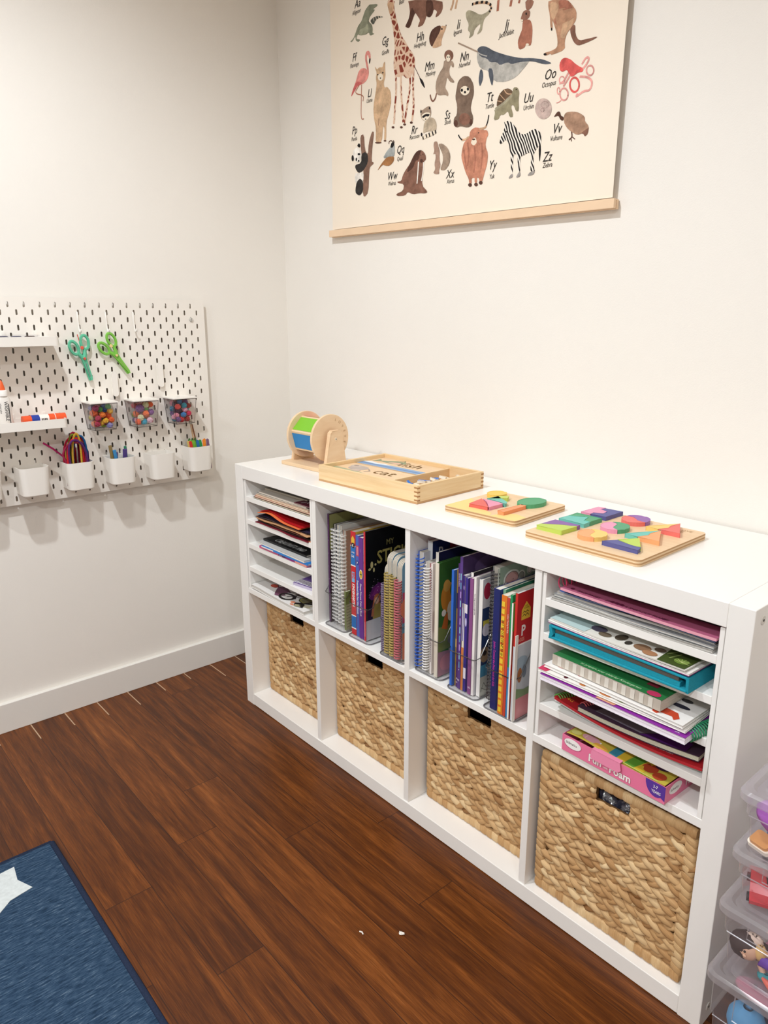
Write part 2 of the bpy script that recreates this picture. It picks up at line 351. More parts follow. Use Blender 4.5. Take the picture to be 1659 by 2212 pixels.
def basket(label,loc):
    t=thing('wicker_basket',label,'basket',loc,group='woven baskets in the lower cubes'); rg=random.Random(3)
    hx=.0345; hz0=.268; hz1=.302
    # front woven panel (y=0 plane, out -y)
    b=MB(); rows=12; z0=.026; z1=BH-.018; rh=(z1-z0)/rows
    for r_ in range(rows):
        zc=z0+rh*(r_+.5); x=-BW/2+.024+rg.uniform(0,.012); k=0
        while x<BW/2-.022:
            for up in (1,-1):
                xx=x+(0 if up>0 else .012); zz=zc+up*rh*.23
                if abs(xx)<hx+.010 and zz>hz0-.004 and zz<hz1+.03: continue
                leaf(b,(xx,.004,zz),-R(24)*up+rg.uniform(-.12,.12),(.049 if not(abs(xx)<hx+.03 and zz>hz0-.012) else .030)*rg.uniform(.85,1.12),.0162*rg.uniform(.85,1.12),.0095*rg.uniform(.8,1.2),rg,lift=(.0015 if up>0 else 0)+rg.uniform(0,.0015))
            x+=.0235*rg.uniform(.92,1.08)
    # short tucked strands around the hand hole
    for xx in [(-hx+.002)+k*.011 for k in range(7)]:
        leaf(b,(xx,.002,hz0-.003),R(rg.uniform(-12,12)),.022,.011,.006,rg,lift=.002)
    for s_ in (-1,1):
        for zz in (hz0+.006,hz0+.017,hz0+.028): leaf(b,(s_*(hx+.006),.003,zz),R(90+rg.uniform(-12,12)),.020,.014,.006,rg,lift=.002)
    for s_ in (-1,1):
        for q_ in range(3): leaf(b,(s_*(hx+.021),.0025,hz0+.004+.0125*q_),R(14*s_),.030,.0150,.0065,rg,lift=.0)
    b.build('woven_front',straw,t,smooth=True)
    # carcass with the hand hole
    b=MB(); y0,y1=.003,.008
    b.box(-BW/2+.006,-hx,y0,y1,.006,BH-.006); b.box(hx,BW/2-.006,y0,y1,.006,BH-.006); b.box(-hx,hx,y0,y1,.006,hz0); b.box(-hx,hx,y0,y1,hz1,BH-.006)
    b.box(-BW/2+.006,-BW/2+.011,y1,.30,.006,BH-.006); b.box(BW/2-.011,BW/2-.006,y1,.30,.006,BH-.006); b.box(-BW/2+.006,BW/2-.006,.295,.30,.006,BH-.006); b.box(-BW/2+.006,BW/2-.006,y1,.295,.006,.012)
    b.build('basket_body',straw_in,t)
    # side weave (coarse) on both flanks
    for sgn,nm in ((-1,'woven_side'),(1,'woven_side')):
        b=MB(); 
        for r_ in range(rows):
            zc=z0+rh*(r_+.5); y=.03
            while y<.285:
                for up in (1,-1): leaf(b,(sgn*(BW/2-.010),y+(0 if up>0 else .011),zc+up*rh*.23),-R(24)*up,.04,.0150,.006,rg,ux=Vector((0,1,0)),out=Vector((sgn,0,0)))
                y+=.0215
        b.build(nm,straw,t,smooth=True)
    b=MB(); wrapbar(b,(-BW/2+.003,.002,BH-.010),(BW/2-.003,.002,BH-.010),Vector((0,0,.0095)),Vector((0,.0075,0)),.019,rg)
    for sg in (-1,1): wrapbar(b,(sg*(BW/2-.008),.01,BH-.010),(sg*(BW/2-.008),.295,BH-.010),Vector((0,0,.0095)),Vector((.007,0,0)),.019,rg)
    b.build('rim',straw,t,smooth=False,auto=50)
    b=MB(); wrapbar(b,(-BW/2+.003,.002,.0125),(BW/2-.003,.002,.0125),Vector((0,0,.0118)),Vector((0,.0080,0)),.0165,rg)
    b.build('base_band',straw,t,auto=50)
    for sg in (-1,1):
        b=MB(); wrapbar(b,(sg*(BW/2-.0105),.002,.022),(sg*(BW/2-.0105),.002,BH-.018),Vector((.0105,0,0)),Vector((0,.0085,0)),.0145,rg,skew=-.004)
        b.build('corner_wrap',straw,t,auto=50)
    return t
bk=basket('woven basket in the leftmost bottom cube, empty dark hand hole under the shelf',(.203,.062,OT))
dup(bk,(.552,.060,OT),(0,0,0),'woven basket in the second bottom cube from the left')
dup(bk,(.911,.058,OT),(0,0,0),'woven basket in the third bottom cube from the left')
dup(bk,(1.263,.024,OT),(0,0,0),'large woven basket in the rightmost bottom cube, packaging showing in its hand hole')
# contents seen through the right basket's hand hole
b=MB(); rg=random.Random(5)
b.slab(-.06,.05,0,.09,0,.262,14,3,lambda x,y:.010*math.sin(x*130)+.006*math.sin(x*310+y*90)); 
o=b.build('plastic_bag',mat('3a3a48',.12,.9,noise=.5,nscale=90,bump=1,bscale=120,coat=1),smooth=True); tag(o,'crumpled shiny dark plastic bag inside the rightmost basket behind its hand hole','bag',loc=(1.263,.045,OT+.013))
b=MB(); b.box(-.012,.05,0,.004,0,.285); o=b.build('red_card',mat('9c2233',.4)); tag(o,'dark red cardboard standing inside the rightmost basket beside shiny bag','card',loc=(1.275,.155,OT+.013))
# ================= PAPER GOODS
paper=mat('ece8e0',.8,.15); page_m=mat('e9e3d6',.85,.1,noise=.04,nscale=300)
def P(h,r=.42): return mat(h,r,.35)
# decals: lists of (kind,args...,hex). on a face given by mapping f(a,b)->3d, lifted off the surface
def decals(b,items,f,mats,up,lift=.00025):
    def mi(h):
        mt=P(h)
        if mt not in mats: mats.append(mt)
        return mats.index(mt)
    for n,it in enumerate(items):
        k=it[0]; l=lift+n*.00004
        g=lambda a,c,l=l: Vector(f(a,c))+Vector(up)*l
        if k=='r': b.flat([g(it[1],it[3]),g(it[2],it[3]),g(it[2],it[4]),g(it[1],it[4])],mi(it[5]))
        elif k=='c':
            rx=it[3]; ry=it[4] if len(it)>5 else it[3]
            b.flat([g(it[1]+rx*math.cos(2*PI*i/18),it[2]+ry*math.sin(2*PI*i/18)) for i in range(18)],mi(it[-1]))
        elif k=='p': b.flat([g(*q) for q in it[1]],mi(it[2]))
        elif k=='s':
            pts=it[1]; wd=it[2]/2; 
            for q in range(len(pts)-1):
                d=Vector((pts[q+1][0]-pts[q][0],pts[q+1][1]-pts[q][1])); d.normalize(); nx,ny=-d.y*wd,d.x*wd; ex,ey=d.x*wd*.5,d.y*wd*.5
                b.flat([g(pts[q][0]+nx-ex,pts[q][1]+ny-ey),g(pts[q][0]-nx-ex,pts[q][1]-ny-ey),g(pts[q+1][0]-nx+ex,pts[q+1][1]-ny+ey),g(pts[q+1][0]+nx+ex,pts[q+1][1]+ny+ey)],mi(it[3]))
        elif k=='t':   # text, a, b, size, dir(0 horizontal,90 up,-90 down), hex, shear, bold
            _,s,a,c,size,dr,h=it[:7]; sh=it[7] if len(it)>7 else 0; bo=it[8] if len(it)>8 else .01; ca,sa=math.cos(R(dr)),math.sin(R(dr)); fx=it[9] if len(it)>9 else .85
            b.text(s,(0,0,0),(0,0,0),(0,0,0),size,mi(h),sh,bo,fx=fx,mp=lambda u,v:g(a+u*ca-v*sa,c+u*sa+v*ca))
def helix(b,cx,cy,z0,z1,n,r,th=.0011,m=0,ry=None,seg=10):
    ry=ry or r; b.tube([(cx+r*math.cos(2*PI*i/seg+PI),cy+ry*math.sin(2*PI*i/seg+PI),z0+(z1-z0)*i/(n*seg)) for i in range(n*seg+1)],th,4,m)
def rings(b,cx,cy,z0,z1,n,r,th=.0011,m=0,ry=None,tw=True):
    ry=ry or r
    for i in range(n):
        z=z0+(z1-z0)*(i+.5)/n
        for dz in ((-.0011,.0011) if tw else (0,)):
            b.tube([(cx+r*math.cos(2*PI*k/9),cy+ry*math.sin(2*PI*k/9),z+dz) for k in range(9)],th,4,m,closed=True)
def book(label,x,t,h,d=.21,y=.03,z=None,spine='ffffff',cover='ffffff',sp=(),cv=(),lean=0,yaw=0,hard=False,back=None,spiral=None,pages='ece6da',cat='book',group=None,nm='book'):
    """standing book: spine to the room (-y), front cover to +x. Local: x 0..t, y 0..d, z 0..h"""
    z=ZM+IT/2+.0032 if z is None else z
    T_=thing(nm,label,cat,(x,y,z),(0,R(lean),R(yaw)),group)
    ct=.0022 if hard else .0011; ov=.003 if hard else 0
    ms=[P(spine),P(cover),P(back or cover)]; b=MB()
    if not spiral:
        b.box(0,t,0,ct,0,h,0)
        b.box(0,ct,ct,d,0,h,2); b.box(t-ct,t,ct,d,0,h,1)
        decals(b,sp,lambda a,c:(a,0,c),ms,(0,-1,0))
    else:
        b.box(0,ct,.0075,d,0,h,2); b.box(t-ct,t,.0075,d,0,h,1)
    decals(b,cv,lambda a,c:(t,a,c),ms,(1,0,0))
    b.build('cover',ms,T_)
    b=MB(); b.box(ct,t-ct,(ct if not spiral else .0095),d-ov-.001,ov+.0003,h-ov-.0008); b.build('pages',P(pages if not spiral else 'b9b4aa',.8),T_)
    if spiral:
        hexc,n,rad,kind=spiral; b=MB()
        if kind=='helix': helix(b,t/2,.0045,.008,h-.008,n,rad+t/2,m=0,ry=.0085,th=.0013)
        else: rings(b,t/2,.0045,.008,h-.008,int(n*.8),rad*.6+t/2,m=0,ry=.0085,th=.0009)
        b.build('spiral_binding',mat(hexc,.3,.6),T_,smooth=True)
    return T_
# ---- clear file bins
acr=clear('clear_acrylic',(.99,.992,.995),.10,.04); acr_e=clear('acrylic_edge',(.42,.42,.44),.5,.12); 
BWD=.0865
def filebin(label,x,y=.012):
    t=thing('file_bin',label,'clear bin',(x,y,ZM+IT/2+.0003),group='clear file bins in the middle cubes'); Lx=BWD; Dp=.30; r=.012; th=.0022
    # side profile of the top edge: low front, slope up to a tall back
    prof=[(0,.092),(.012,.094),(.085,.20),(.12,.225),(Dp,.235)]
    b=MB()
    for s_ in (0,1):
        xx=s_*(Lx-th)
        b.prism([(r*.6,.003),(Dp,.003),(Dp,.235),(.12,.225),(.085,.20),(.012,.094),(r*.6,.093)],'x',xx,xx+th)
    b.rbox(r*.6,Lx-r*.6,0,th,.003,.092,.001)
    b.box(0,Lx,Dp-th,Dp,.003,.235)
    b.build('bin_wall',acr,t)
    b=MB(); b.rbox(0,Lx,0,Dp,0,.003,r,n=5); b.build('bin_floor',clear('acrylic_floor',(.96,.96,.965),.2,.1),t)
    b=MB()
    path=[(Lx-th/2,Dp*.99,.235),(Lx-th/2,.12,.225),(Lx-th/2,.085,.20),(Lx-th/2,.013,.096),(Lx-.006,.003,.0915),(Lx-r,.001,.0912),(r,.001,.0912),(.006,.003,.0915),(th/2,.013,.096),(th/2,.085,.20),(th/2,.12,.225),(th/2,Dp*.99,.235)]
    b.tube(path,.0012,5); b.build('top_edge',acr_e,t)
    b=MB()
    pts=[]
    for cx,cy,a0 in ((Lx-r,Dp-r,0),(r,Dp-r,90),(r,r,180),(Lx-r,r,270)):
        for k in range(6): a=R(a0+18*k); pts.append((cx+r*math.cos(a),cy+r*math.sin(a),.0022))
    b.tube(pts,.0014,5,closed=True); b.build('base_edge',mat('6c6a6c',.25,.5),t)
    return t
BX=[.402,.501,.631,.745,.854,.9615]
fb=filebin('clear file bin with spiral notebooks, leftmost bin of the second cube',BX[0],.014)
for x_,l_,y_ in ((BX[1],'clear file bin holding the red, blue and purple workbooks, second cube',.014),(BX[2],'clear file bin holding gold spiral board books, rightmost bin of the second cube',.006),(BX[3],'clear file bin holding blue and white spiral notebooks, third cube',.014),(BX[4],'clear file bin holding thin purple books, middle bin of the third cube',.008),(BX[5],'clear file bin holding navy, yellow and red workbooks, rightmost bin of the third cube',.004)): dup(fb,(x_,y_,ZM+IT/2+.0003),(0,0,0),l_)
# ---- cube two, bin one
g2='books in the second cube'; x0=BX[0]
book('thin purple patterned notebook, leftmost in the second cube',x0+.003,.006,.295,.23,.030,spine='4d2a52',cover='3a2830',sp=[('c',.003,.05+.035*i,.0012,'8d6f96') for i in range(6)],cv=[('r',.002,.22,.20,.293,'8f8f5c'),('p',[(.05,.22),(.11,.292),(.16,.25),(.12,.2)],'b9b46a')],group=g2)
book('white page notebook with silver wire, first of the wire notebooks in second cube',x0+.013,.010,.268,.21,.034,cover='20202a',spiral=('d9d8d6',34,.0020,'rings'),group=g2)
book('navy edged notebook with silver wire beside thin purple notebook',x0+.027,.012,.270,.21,.031,cover='e8e4dc',back='1c2340',spiral=('e6e5e2',32,.0022,'rings'),group=g2)
book('cream notebook with silver wire in the first clear bin',x0+.043,.011,.272,.21,.029,cover='dfe2e0',back='cfd8e0',spiral=('e9e8e4',32,.0022,'rings'),group=g2)
book('dusty pink notebook with silver wire and elastic, by the red workbook',x0+.058,.012,.262,.21,.030,cover='bd9a8c',spiral=('e6e2dd',32,.0024,'rings'),cv=[('s',[(.02,.165),(.20,.195)],.003,'a5806f'),('c',.065,.205,.008,.012,'4f7f92'),('c',.065,.205,.004,.007,'bd9a8c')],group=g2)
book('olive green short booklet in front of the pink notebook',x0+.0735,.006,.105,.15,.026,spine='6f7a4c',cover='77824f',cv=[('r',.0,.03,.0,.07,'a9a88a')]+[('s',[(.002,.008+.008*i),(.03,.010+.008*i)],.0012,'5c5f4a') for i in range(8)],group=g2)
# bin two
x0=BX[1]
book('thick red and blue spined kindergarten workbook in the second cube',x0+.004,.0185,.272,.21,.026,spine='c8232c',cover='d8b23a',sp=[('r',0,.0185,.185,.235,'1f6fb8'),('r',0,.0185,.183,.186,'f4f0ea'),('r',0,.0185,.234,.237,'f4f0ea'),('r',0,.0185,.018,.052,'1f6fb8'),('r',0,.0185,.050,.053,'f4f0ea'),('r',0,.0185,.016,.019,'f4f0ea'),
 ('p',[(.003,.243),(.0155,.243),(.0155,.254),(.009,.262),(.003,.254)],'e2b83c'),('c',.0093,.2245+.0125,.0068,'1c1a20'),('t','K',.0062,.2335,.009,0,'f6f2ee',0,.03),('t','AGES',.0035,.217,.0055,0,'f6f2ee'),('t','5-6',.0035,.206,.0085,0,'f6f2ee',0,.03),
 ('r',.0035,.015,.141,.168,'7fb2d8'),('t','BIG',.0055,.166,.0125,-90,'c8232c',0,.03,.8),('t','KINDERGARTEN',.0055,.137,.0125,-90,'f6f2ee',0,.03,.66)],group=g2)
book('blue spined preschool fun workbook beside the thick red one',x0+.0235,.0125,.266,.21,.026,spine='4a62b2',cover='5773b8',sp=[('r',.002,.0115,.213,.240,'c63a4a'),('s',[(.005,.237),(.005,.216)],.001,'f0d8dc'),('s',[(.0085,.237),(.0085,.216)],.001,'f0d8dc'),('c',.0062,.196,.0058,'223a86'),('t','P',.0038,.1925,.0085,0,'f6f2ee',0,.03),('t','Preschool Big Fun Workbook',.0035,.150,.0080,-90,'f6f2ee',0,.02,.92)],group=g2)
book('purple spined princess coloring book with torn white pages',x0+.037,.0160,.264,.20,.024,spine='662d8c',cover='7b3a9a',sp=[('c',.0082,.170,.0062,.0125,'f2ecc8'),('c',.0082,.170,.005,.0105,'caa42a'),('s',[(.005,.170),(.0115,.170)],.003,'3f6a34'),('t','Disney Princess Coloring Book',.0050,.146,.0074,-90,'f6f2ee',.1,.015,.92),('s',[(.006,.235),(.0085,.227)],.0008,'b68acb')],group=g2)
book('ragged paged white booklet between purple and black books',x0+.0535,.0045,.262,.20,.026,spine='ece4e0',cover='e6dedc',sp=[('s',[(.001+.002*((i*7)%3)/3,.02+.02*i),(.003,.035+.02*i)],.0012,'b79ab0') for i in range(11)],group=g2)
star=[('c',.030+.018*math.cos(i*2.4)*(.4+(i%7)/6),.125+.022*math.sin(i*2.4)*(.5+(i%5)/4),.0007,'e8c8e8') for i in range(26)]
book('black sticker book with gold lettering and a purple glow on its cover',x0+.059,.0055,.283,.205,.022,spine='cf2f3c',cover='0e0c10',
 sp=[('s',[(.0028,.012),(.0028,.05)],.001,'f0c8c8')],
 cv=[('p',[(.006,.075),(.02,.098),(.05,.110),(.085,.10),(.11,.07),(.1,.052),(.006,.052)],'2c0f34'),('p',[(.010,.112),(.022,.136),(.042,.146),(.058,.138),(.055,.120),(.040,.108),(.02,.103)],'5d1c5e'),('p',[(.02,.115),(.032,.134),(.046,.137),(.048,.122),(.034,.112)],'7d2a72')]+star+
 [('t','MY',.066,.238,.0205,0,'8f8450',0,.012,.9),('t','STICKER',.036,.196,.046,0,'b3a45c',0,.02,.85),
  ('c',.0195,.196,.0045,.009,'c9bd86'),('c',.0125,.186,.0045,.0032,'c9bd86'),('c',.026,.182,.0028,.006,'c9bd86'),('c',.031,.195,.003,.003,'c9bd86'),
  # plain girl figure with long hair
  ('p',[(.022,.052),(.020,.075),(.024,.088),(.030,.093),(.042,.094),(.050,.088),(.053,.070),(.055,.052)],'a3863a'),('c',.036,.104,.0115,.014,'b5653f'),('c',.034,.100,.0075,.009,'d9a78a'),('p',[(.046,.082),(.056,.074),(.067,.094),(.064,.096),(.056,.082),(.048,.090)],'d9a78a'),('p',[(.024,.104),(.020,.085),(.016,.062),(.024,.060),(.027,.09)],'b5653f'),
  ('r',0,.205,.001,.0535,'c4bdc0'),('s',[(.045,.040),(.09,.030)],.0008,'8a8488'),('s',[(.05,.025),(.055,.033),(.063,.026),(.07,.034)],.001,'8a8488'),('t','The Art',.05,.043,.009,0,'7d787c')],group=g2)
# bin three : rounded board books with gold/red spirals
x0=BX[2]
def boardbook(label,x,t,h,c1,c2,c3,spc,y=.016):
    T_=thing('board_book',label,'book',(x,y,ZM+IT/2+.0032),(0,0,0),g2); r=.018; b=MB(); ms=[P('c9bfae'),P(c1),P(c2),P(c3)]
    pts=[(.007,.002),(.19,.002),(.19,h-.002)]+[(.007+r-r*math.cos(R(a)) ,h-r+r*math.sin(R(a))) for a in (90,67,45,22,0)]
    n=max(2,int(t/.0035))
    for k in range(n):
        b.prism(pts,'x',t*k/n+.0004,t*(k+1)/n-.0004,1,0)
    decals(b,[('r',.008,.18,.095,.17,c2),('c',.05,.13,.05,.035,c3),('r',.008,.18,.003,.07,c3)],lambda a,c:(t,a,c),ms,(1,0,0))
    b.build('board_pages',ms,T_)
    b=MB(); rings(b,t/2,.0015,.006,h-.045,30,t/2+.0006,th=.0011,ry=.0085,tw=True); b.build('spiral_binding',mat(spc,.3,.6),T_,smooth=True)
boardbook('sky blue striped board book with purple top, leftmost in the third clear bin',x0+.004,.011,.222,'6ca6c8','74348a','cf8a4a','7f6f8f')
boardbook('light blue rainbow board book with gold spiral binding',x0+.0180,.0185,.252,'7fb0cc','c23a3a','e0a83c','b09a55',.012)
boardbook('pale blue board book with a second gold spiral binding',x0+.0395,.0150,.250,'86b4cc','b3352f','d7953f','b8a05c',.010)
boardbook('blue board book with pink red spiral binding beside the divider',x0+.0575,.017,.246,'7aa9c6','d0567a','e48a6a','c46a72',.008)
# ---- cube three, bin four
g3='books in the third cube'; x0=BX[3]
book('thick white book with dark blue cover lettered P, back left of the third cube',x0+.0115,.0145,.302,.20,.045,spine='c9ccd0',cover='9c1f30',cv=[('r',0,.055,.0,.302,'1d2a5c'),('t','P',.018,.262,.034,0,'cfd3d8',0,.02)],hard=False,group=g3)
book('bright blue spiral notebook leftmost in the third cube',x0+.004,.016,.280,.20,.016,cover='c9ccd6',back='2a56b8',spiral=('2f62c4',30,.0022,'helix'),group=g3)
book('white spiral notebook with pink top edge beside the blue spiral',x0+.0285,.0145,.262,.21,.016,cover='f0eae4',spiral=('f3f1ee',38,.0015,'helix'),cv=[('r',.004,.03,.20,.262,'e4a8ac')],group=g3)
book('thin white flyer booklet with small grey print on its edge',x0+.0455,.005,.262,.2,.022,spine='efe6e2',cover='ead8d4',sp=[('s',[(.0025,.03+.0055*i),(.0025,.033+.0055*i)],.0018,'7a6a6a') for i in range(40)],group=g3)
book('navy covered white paged book behind the animal board book',x0+.0515,.008,.288,.21,.030,spine='ece8e2',cover='1f2048',sp=[('r',0,.008,.10,.15,'7d3c3a'),('r',0,.008,.19,.21,'d8c8c0')],group=g3)
cvA=[('p',[(.002,.0),(.10,.0),(.10,.06),(.05,.055),(.002,.06)],'b0808a'),('p',[(.002,.06),(.10,.065),(.10,.12),(.06,.13),(.03,.115),(.002,.12)],'7f8a4a'),('c',.03,.185,.022,.035,'d0862e'),('c',.026,.212,.011,.014,'d9a04a'),('c',.040,.150,.012,.024,'e6d6b4'),('p',[(.012,.115),(.02,.14),(.03,.15),(.032,.128),(.03,.108)],'c86a2c'),('c',.018,.150,.007,.008,'f0e2d0'),('c',.055,.083,.024,.017,'8f8a80'),('c',.050,.086,.006,'2a2a2a'),('c',.03,.030,.022,.020,'c9868e'),('c',.062,.04,.014,.012,'e0b0b0'),('c',.05,.200,.014,.020,'4c7a34'),('p',[(.05,.02),(.07,.03),(.09,.025),(.085,.05),(.06,.05)],'e8e4dc')]
book('green animal picture board book with cream spine in the third cube',x0+.0605,.010,.268,.21,.020,spine='e6dccb',cover='3d6b2f',cv=cvA,hard=True,group=g3)
# bin five
x0=BX[4]
book('slim bright blue book leftmost in the middle clear bin',x0+.002,.0065,.266,.20,.018,spine='2d68c8',cover='3a6ac0',group=g3)
book('narrow gold and brown book beside the slim blue one',x0+.0095,.0065,.266,.20,.026,spine='9a7c3c',cover='6f5426',sp=[('r',.001,.0055,.18,.215,'2b2b44'),('r',0,.0065,.09,.11,'c9a860')],group=g3)
book('dark purple spined book with pale spine lettering',x0+.017,.0060,.283,.20,.022,spine='4b2868',cover='4b2868',sp=[('t','stories for bedtime',.0018,.262,.0045,-90,'d8c0e0'),('t','FO',.0008,.018,.006,0,'e8e0ee',0,.02),('t','B1',.0008,.010,.005,0,'e8e0ee')],group=g3)
book('tall purple space cover book in the middle clear bin',x0+.0235,.0075,.300,.21,.020,spine='5a3f86',cover='4d3a66',sp=[('s',[(.0038,.05+.02*i),(.0038,.063+.02*i)],.003,['6a9ac0','8fc0d8','b090d0'][i%3]) for i in range(11)]+[('t','F0',.0012,.018,.006,0,'e8e0ee',0,.02),('c',.004,.045,.001,'ffffff')],cv=[('c',.03+.05*((i*37)%17)/17,.19+.10*((i*23)%13)/13,.0008,'b9a8d0') for i in range(22)]+[('c',.08,.27,.045,.02,'66507e')],group=g3)
sp5=[('r',0,.006,.20,.262,'3c2a7c'),('c',.003,.235,.002,.006,'c8a8e0'),('r',0,.006,.115,.19,'e6e2ee'),('r',.002,.004,.115,.262,'3c2a7c'),('r',0,.006,.0,.10,'cf7a44')]
book('orange and purple striped thin spine in the middle clear bin',x0+.033,.006,.262,.2,.020,spine='e4dcc8',cover='d8d4dc',sp=sp5,group=g3)
book('deep violet thin spine with white motif in the middle clear bin',x0+.040,.0068,.258,.2,.020,spine='3b2f86',cover='3b2f86',sp=[('c',.0034,.16,.0024,.010,'c9c4e8'),('r',0,.0068,.18,.20,'e6e2ee'),('r',0,.0068,.03,.055,'e8e4f0')],group=g3)
book('white book block with dark top edge in the middle clear bin',x0+.0475,.006,.270,.2,.028,spine='f0ece8',cover='2b2630',sp=[('s',[(.003,.20),(.003,.25)],.002,'b03050')],group=g3)
book('mauve spined thin book in the middle clear bin',x0+.054,.0085,.262,.2,.018,spine='8a4f86',cover='94608e',sp=[('t','EG',.002,.014,.006,0,'e8d8e8',0,.02)],group=g3)
book('thin white book with fine spine print beside the mauve spine',x0+.063,.0060,.266,.2,.020,spine='f1ede8',cover='e4e0e4',sp=[('t','how things work at night time',.0022,.23,.0045,-90,'6a6070')],group=g3)
book('white paged book with navy cover, red dot and owl picture',x0+.0725,.0095,.262,.2,.026,spine='efece8',cover='2a3f70',cv=[('r',0,.2,.20,.262,'e6e4ea'),('c',.014,.236,.011,.018,'c03050'),('r',.004,.2,.158,.172,'d8cc50'),('c',.014,.15,.012,.014,'e4e0f0'),('c',.012,.095,.014,.018,'b09070'),('c',.012,.098,.006,'3a2a20'),('r',0,.2,.045,.072,'4f96b8'),('r',0,.2,0,.045,'cfccc0'),('s',[(.003,.012),(.012,.03),(.02,.018),(.03,.034)],.0014,'6a6860'),('s',[(.004,.02),(.02,.01),(.034,.02)],.0014,'6a6860')],group=g3)
# bin six
x0=BX[5]
def eleph(ox,oy,s):
    o=[('c',ox,oy,.026*s,.019*s,'dfe4e0'),('c',ox-.018*s,oy-.010*s,.010*s,.010*s,'dfe4e0'),('c',ox+.030*s,oy-.002*s,.013*s,.013*s,'dfe4e0')]
    o+=[('c',ox,oy,.021*s,.0150*s,'4a4048'),('c',ox,oy,.0198*s,.0138*s,'c89a98'),('c',ox-.018*s,oy-.011*s,.0075*s,'4a4048'),('c',ox-.018*s,oy-.011*s,.0066*s,'e6dcd8'),('c',ox+.030*s,oy-.002*s,.0095*s,'4a4048'),('c',ox+.030*s,oy-.002*s,.0085*s,'a8aca8'),('c',ox+.004*s,oy-.002*s,.0012*s,'302828')]
    return o
book('sage green spiral notebook with animal stickers in the rightmost clear bin',x0-.004,.018,.298,.215,.022,cover='93a89a',back='8b8d90',spiral=('3a3638',46,.0012,'rings'),cv=eleph(.045,.268,1.0)+eleph(.12,.285,1.0)+[('r',.0,.004,.0,.298,'c8d0cc')],group=g3)
book('navy dot-joining book with magenta lettering in the rightmost clear bin',x0+.0170,.0155,.262,.2,.010,spine='222a66',cover='2a3a86',sp=[('t','Jumbo Connect the Dots Book for Kids',.0045,.150,.0078,-90,'c83aa0',.1,.015,.78)],group=g3)
book('tall teal green cover workbook behind the yellow spine',x0+.0335,.006,.262,.21,.018,spine='7fae90',cover='1f7a5c',sp=[('r',0,.006,.17,.215,'e09a3a'),('c',.003,.225,.002,.006,'e8c8c8')],group=g3)
book('yellow and orange dashed spine dot-to-dot book in rightmost clear bin',x0+.0405,.0130,.256,.2,.006,spine='df7a2a',cover='e8d8c0',sp=[('r',.001,.009,.005+.0152*i,.0155+.0152*i,'eec83e') for i in range(16)]+[('t','DOT TO DOT COUNT TO 50',.0030,.205,.0072,-90,'3a2a14',0,.012,.80)],group=g3)
book('coral red thin spine workbook next to the dashed spine',x0+.0545,.006,.254,.2,.006,spine='c94a3a',cover='e6e0dc',sp=[('t','Letter Tracing for Kids',.0018,.22,.005,-90,'f0d8c8')],group=g3)
hs=lambda a,c,s:[('p',[(a,c),(a+.024*s,c),(a+.024*s,c+.018*s),(a+.012*s,c+.032*s),(a,c+.018*s)],'d9b53c'),('s',[(a+.003*s,c+.006*s),(a+.007*s,c+.010*s),(a+.011*s,c+.006*s),(a+.015*s,c+.010*s),(a+.019*s,c+.006*s)],.0012*s,'2a2a20'),('s',[(a+.003*s,c+.012*s),(a+.007*s,c+.015*s),(a+.011*s,c+.012*s),(a+.015*s,c+.015*s),(a+.019*s,c+.012*s)],.0012*s,'2a2a20'),('t','SCHOOL',a+.006*s,c+.019*s,.0040*s,0,'4a3a10'),('t','ZONE',a+.008*s,c+.023*s,.0032*s,0,'4a3a10')]
book('green school workbook with yellow house emblem in rightmost clear bin',x0+.062,.005,.262,.2,.006,spine='23905a',cover='1f8a4c',cv=hs(.012,.212,.95)+[('r',.0,.2,.11,.155,'c9d4dc'),('r',0,.2,.155,.157,'f0f0f0'),('p',[(0,.0),(.2,.0),(.2,.11),(.0,.11)],'3a8ac0'),('c',.02,.07,.02,.03,'e09a4a'),('c',.03,.12,.012,'b84a3a')],sp=[('r',0,.005,0,.11,'3a8ac0')],group=g3)
book('thin white paper booklet between green and red workbooks',x0+.0690,.0035,.248,.17,.002,spine='f0ede8',cover='b8442c',cv=[('r',0,.17,.19,.248,'6f9a3c'),('c',.02,.18,.012,.02,'c85a2c'),('r',0,.17,.06,.12,'c83a2c'),('c',.015,.09,.012,.014,'e0b03c')],group=g3)
book('red letter P workbook with yellow house emblem, rightmost in the third cube',x0+.0755,.0055,.270,.2,.004,spine='c8322c',cover='c8cdd2',sp=[('r',0,.0055,0,.16,'c9cdd2')],cv=[('r',0,.2,.163,.270,'b81f26'),('r',0,.2,.160,.163,'f2efec')]+hs(.013,.212,1.15)+[('t','P',.014,.180,.030,0,'e6e2e0',0,.03),('t','AGES',.004,.168,.0105,0,'e8a08c',0,.012),('c',.02,.12,.02,.015,'9fb0bc'),('c',.016,.095,.007,.016,'a86a3c'),('c',.03,.10,.007,.014,'7d8a98'),('r',0,.2,0,.045,'d8888c'),('p',[(0,.045),(.2,.045),(.2,.07),(.03,.06),(0,.07)],'7f9a6a')],group=g3)
b=MB(); b.box(0,.0012,0,.008,0,.185); o=b.build('index_card',paper); tag(o,'narrow plain white card standing in front of the red workbook','card',loc=(x0+.0825,.000,ZM+IT/2+.0032))
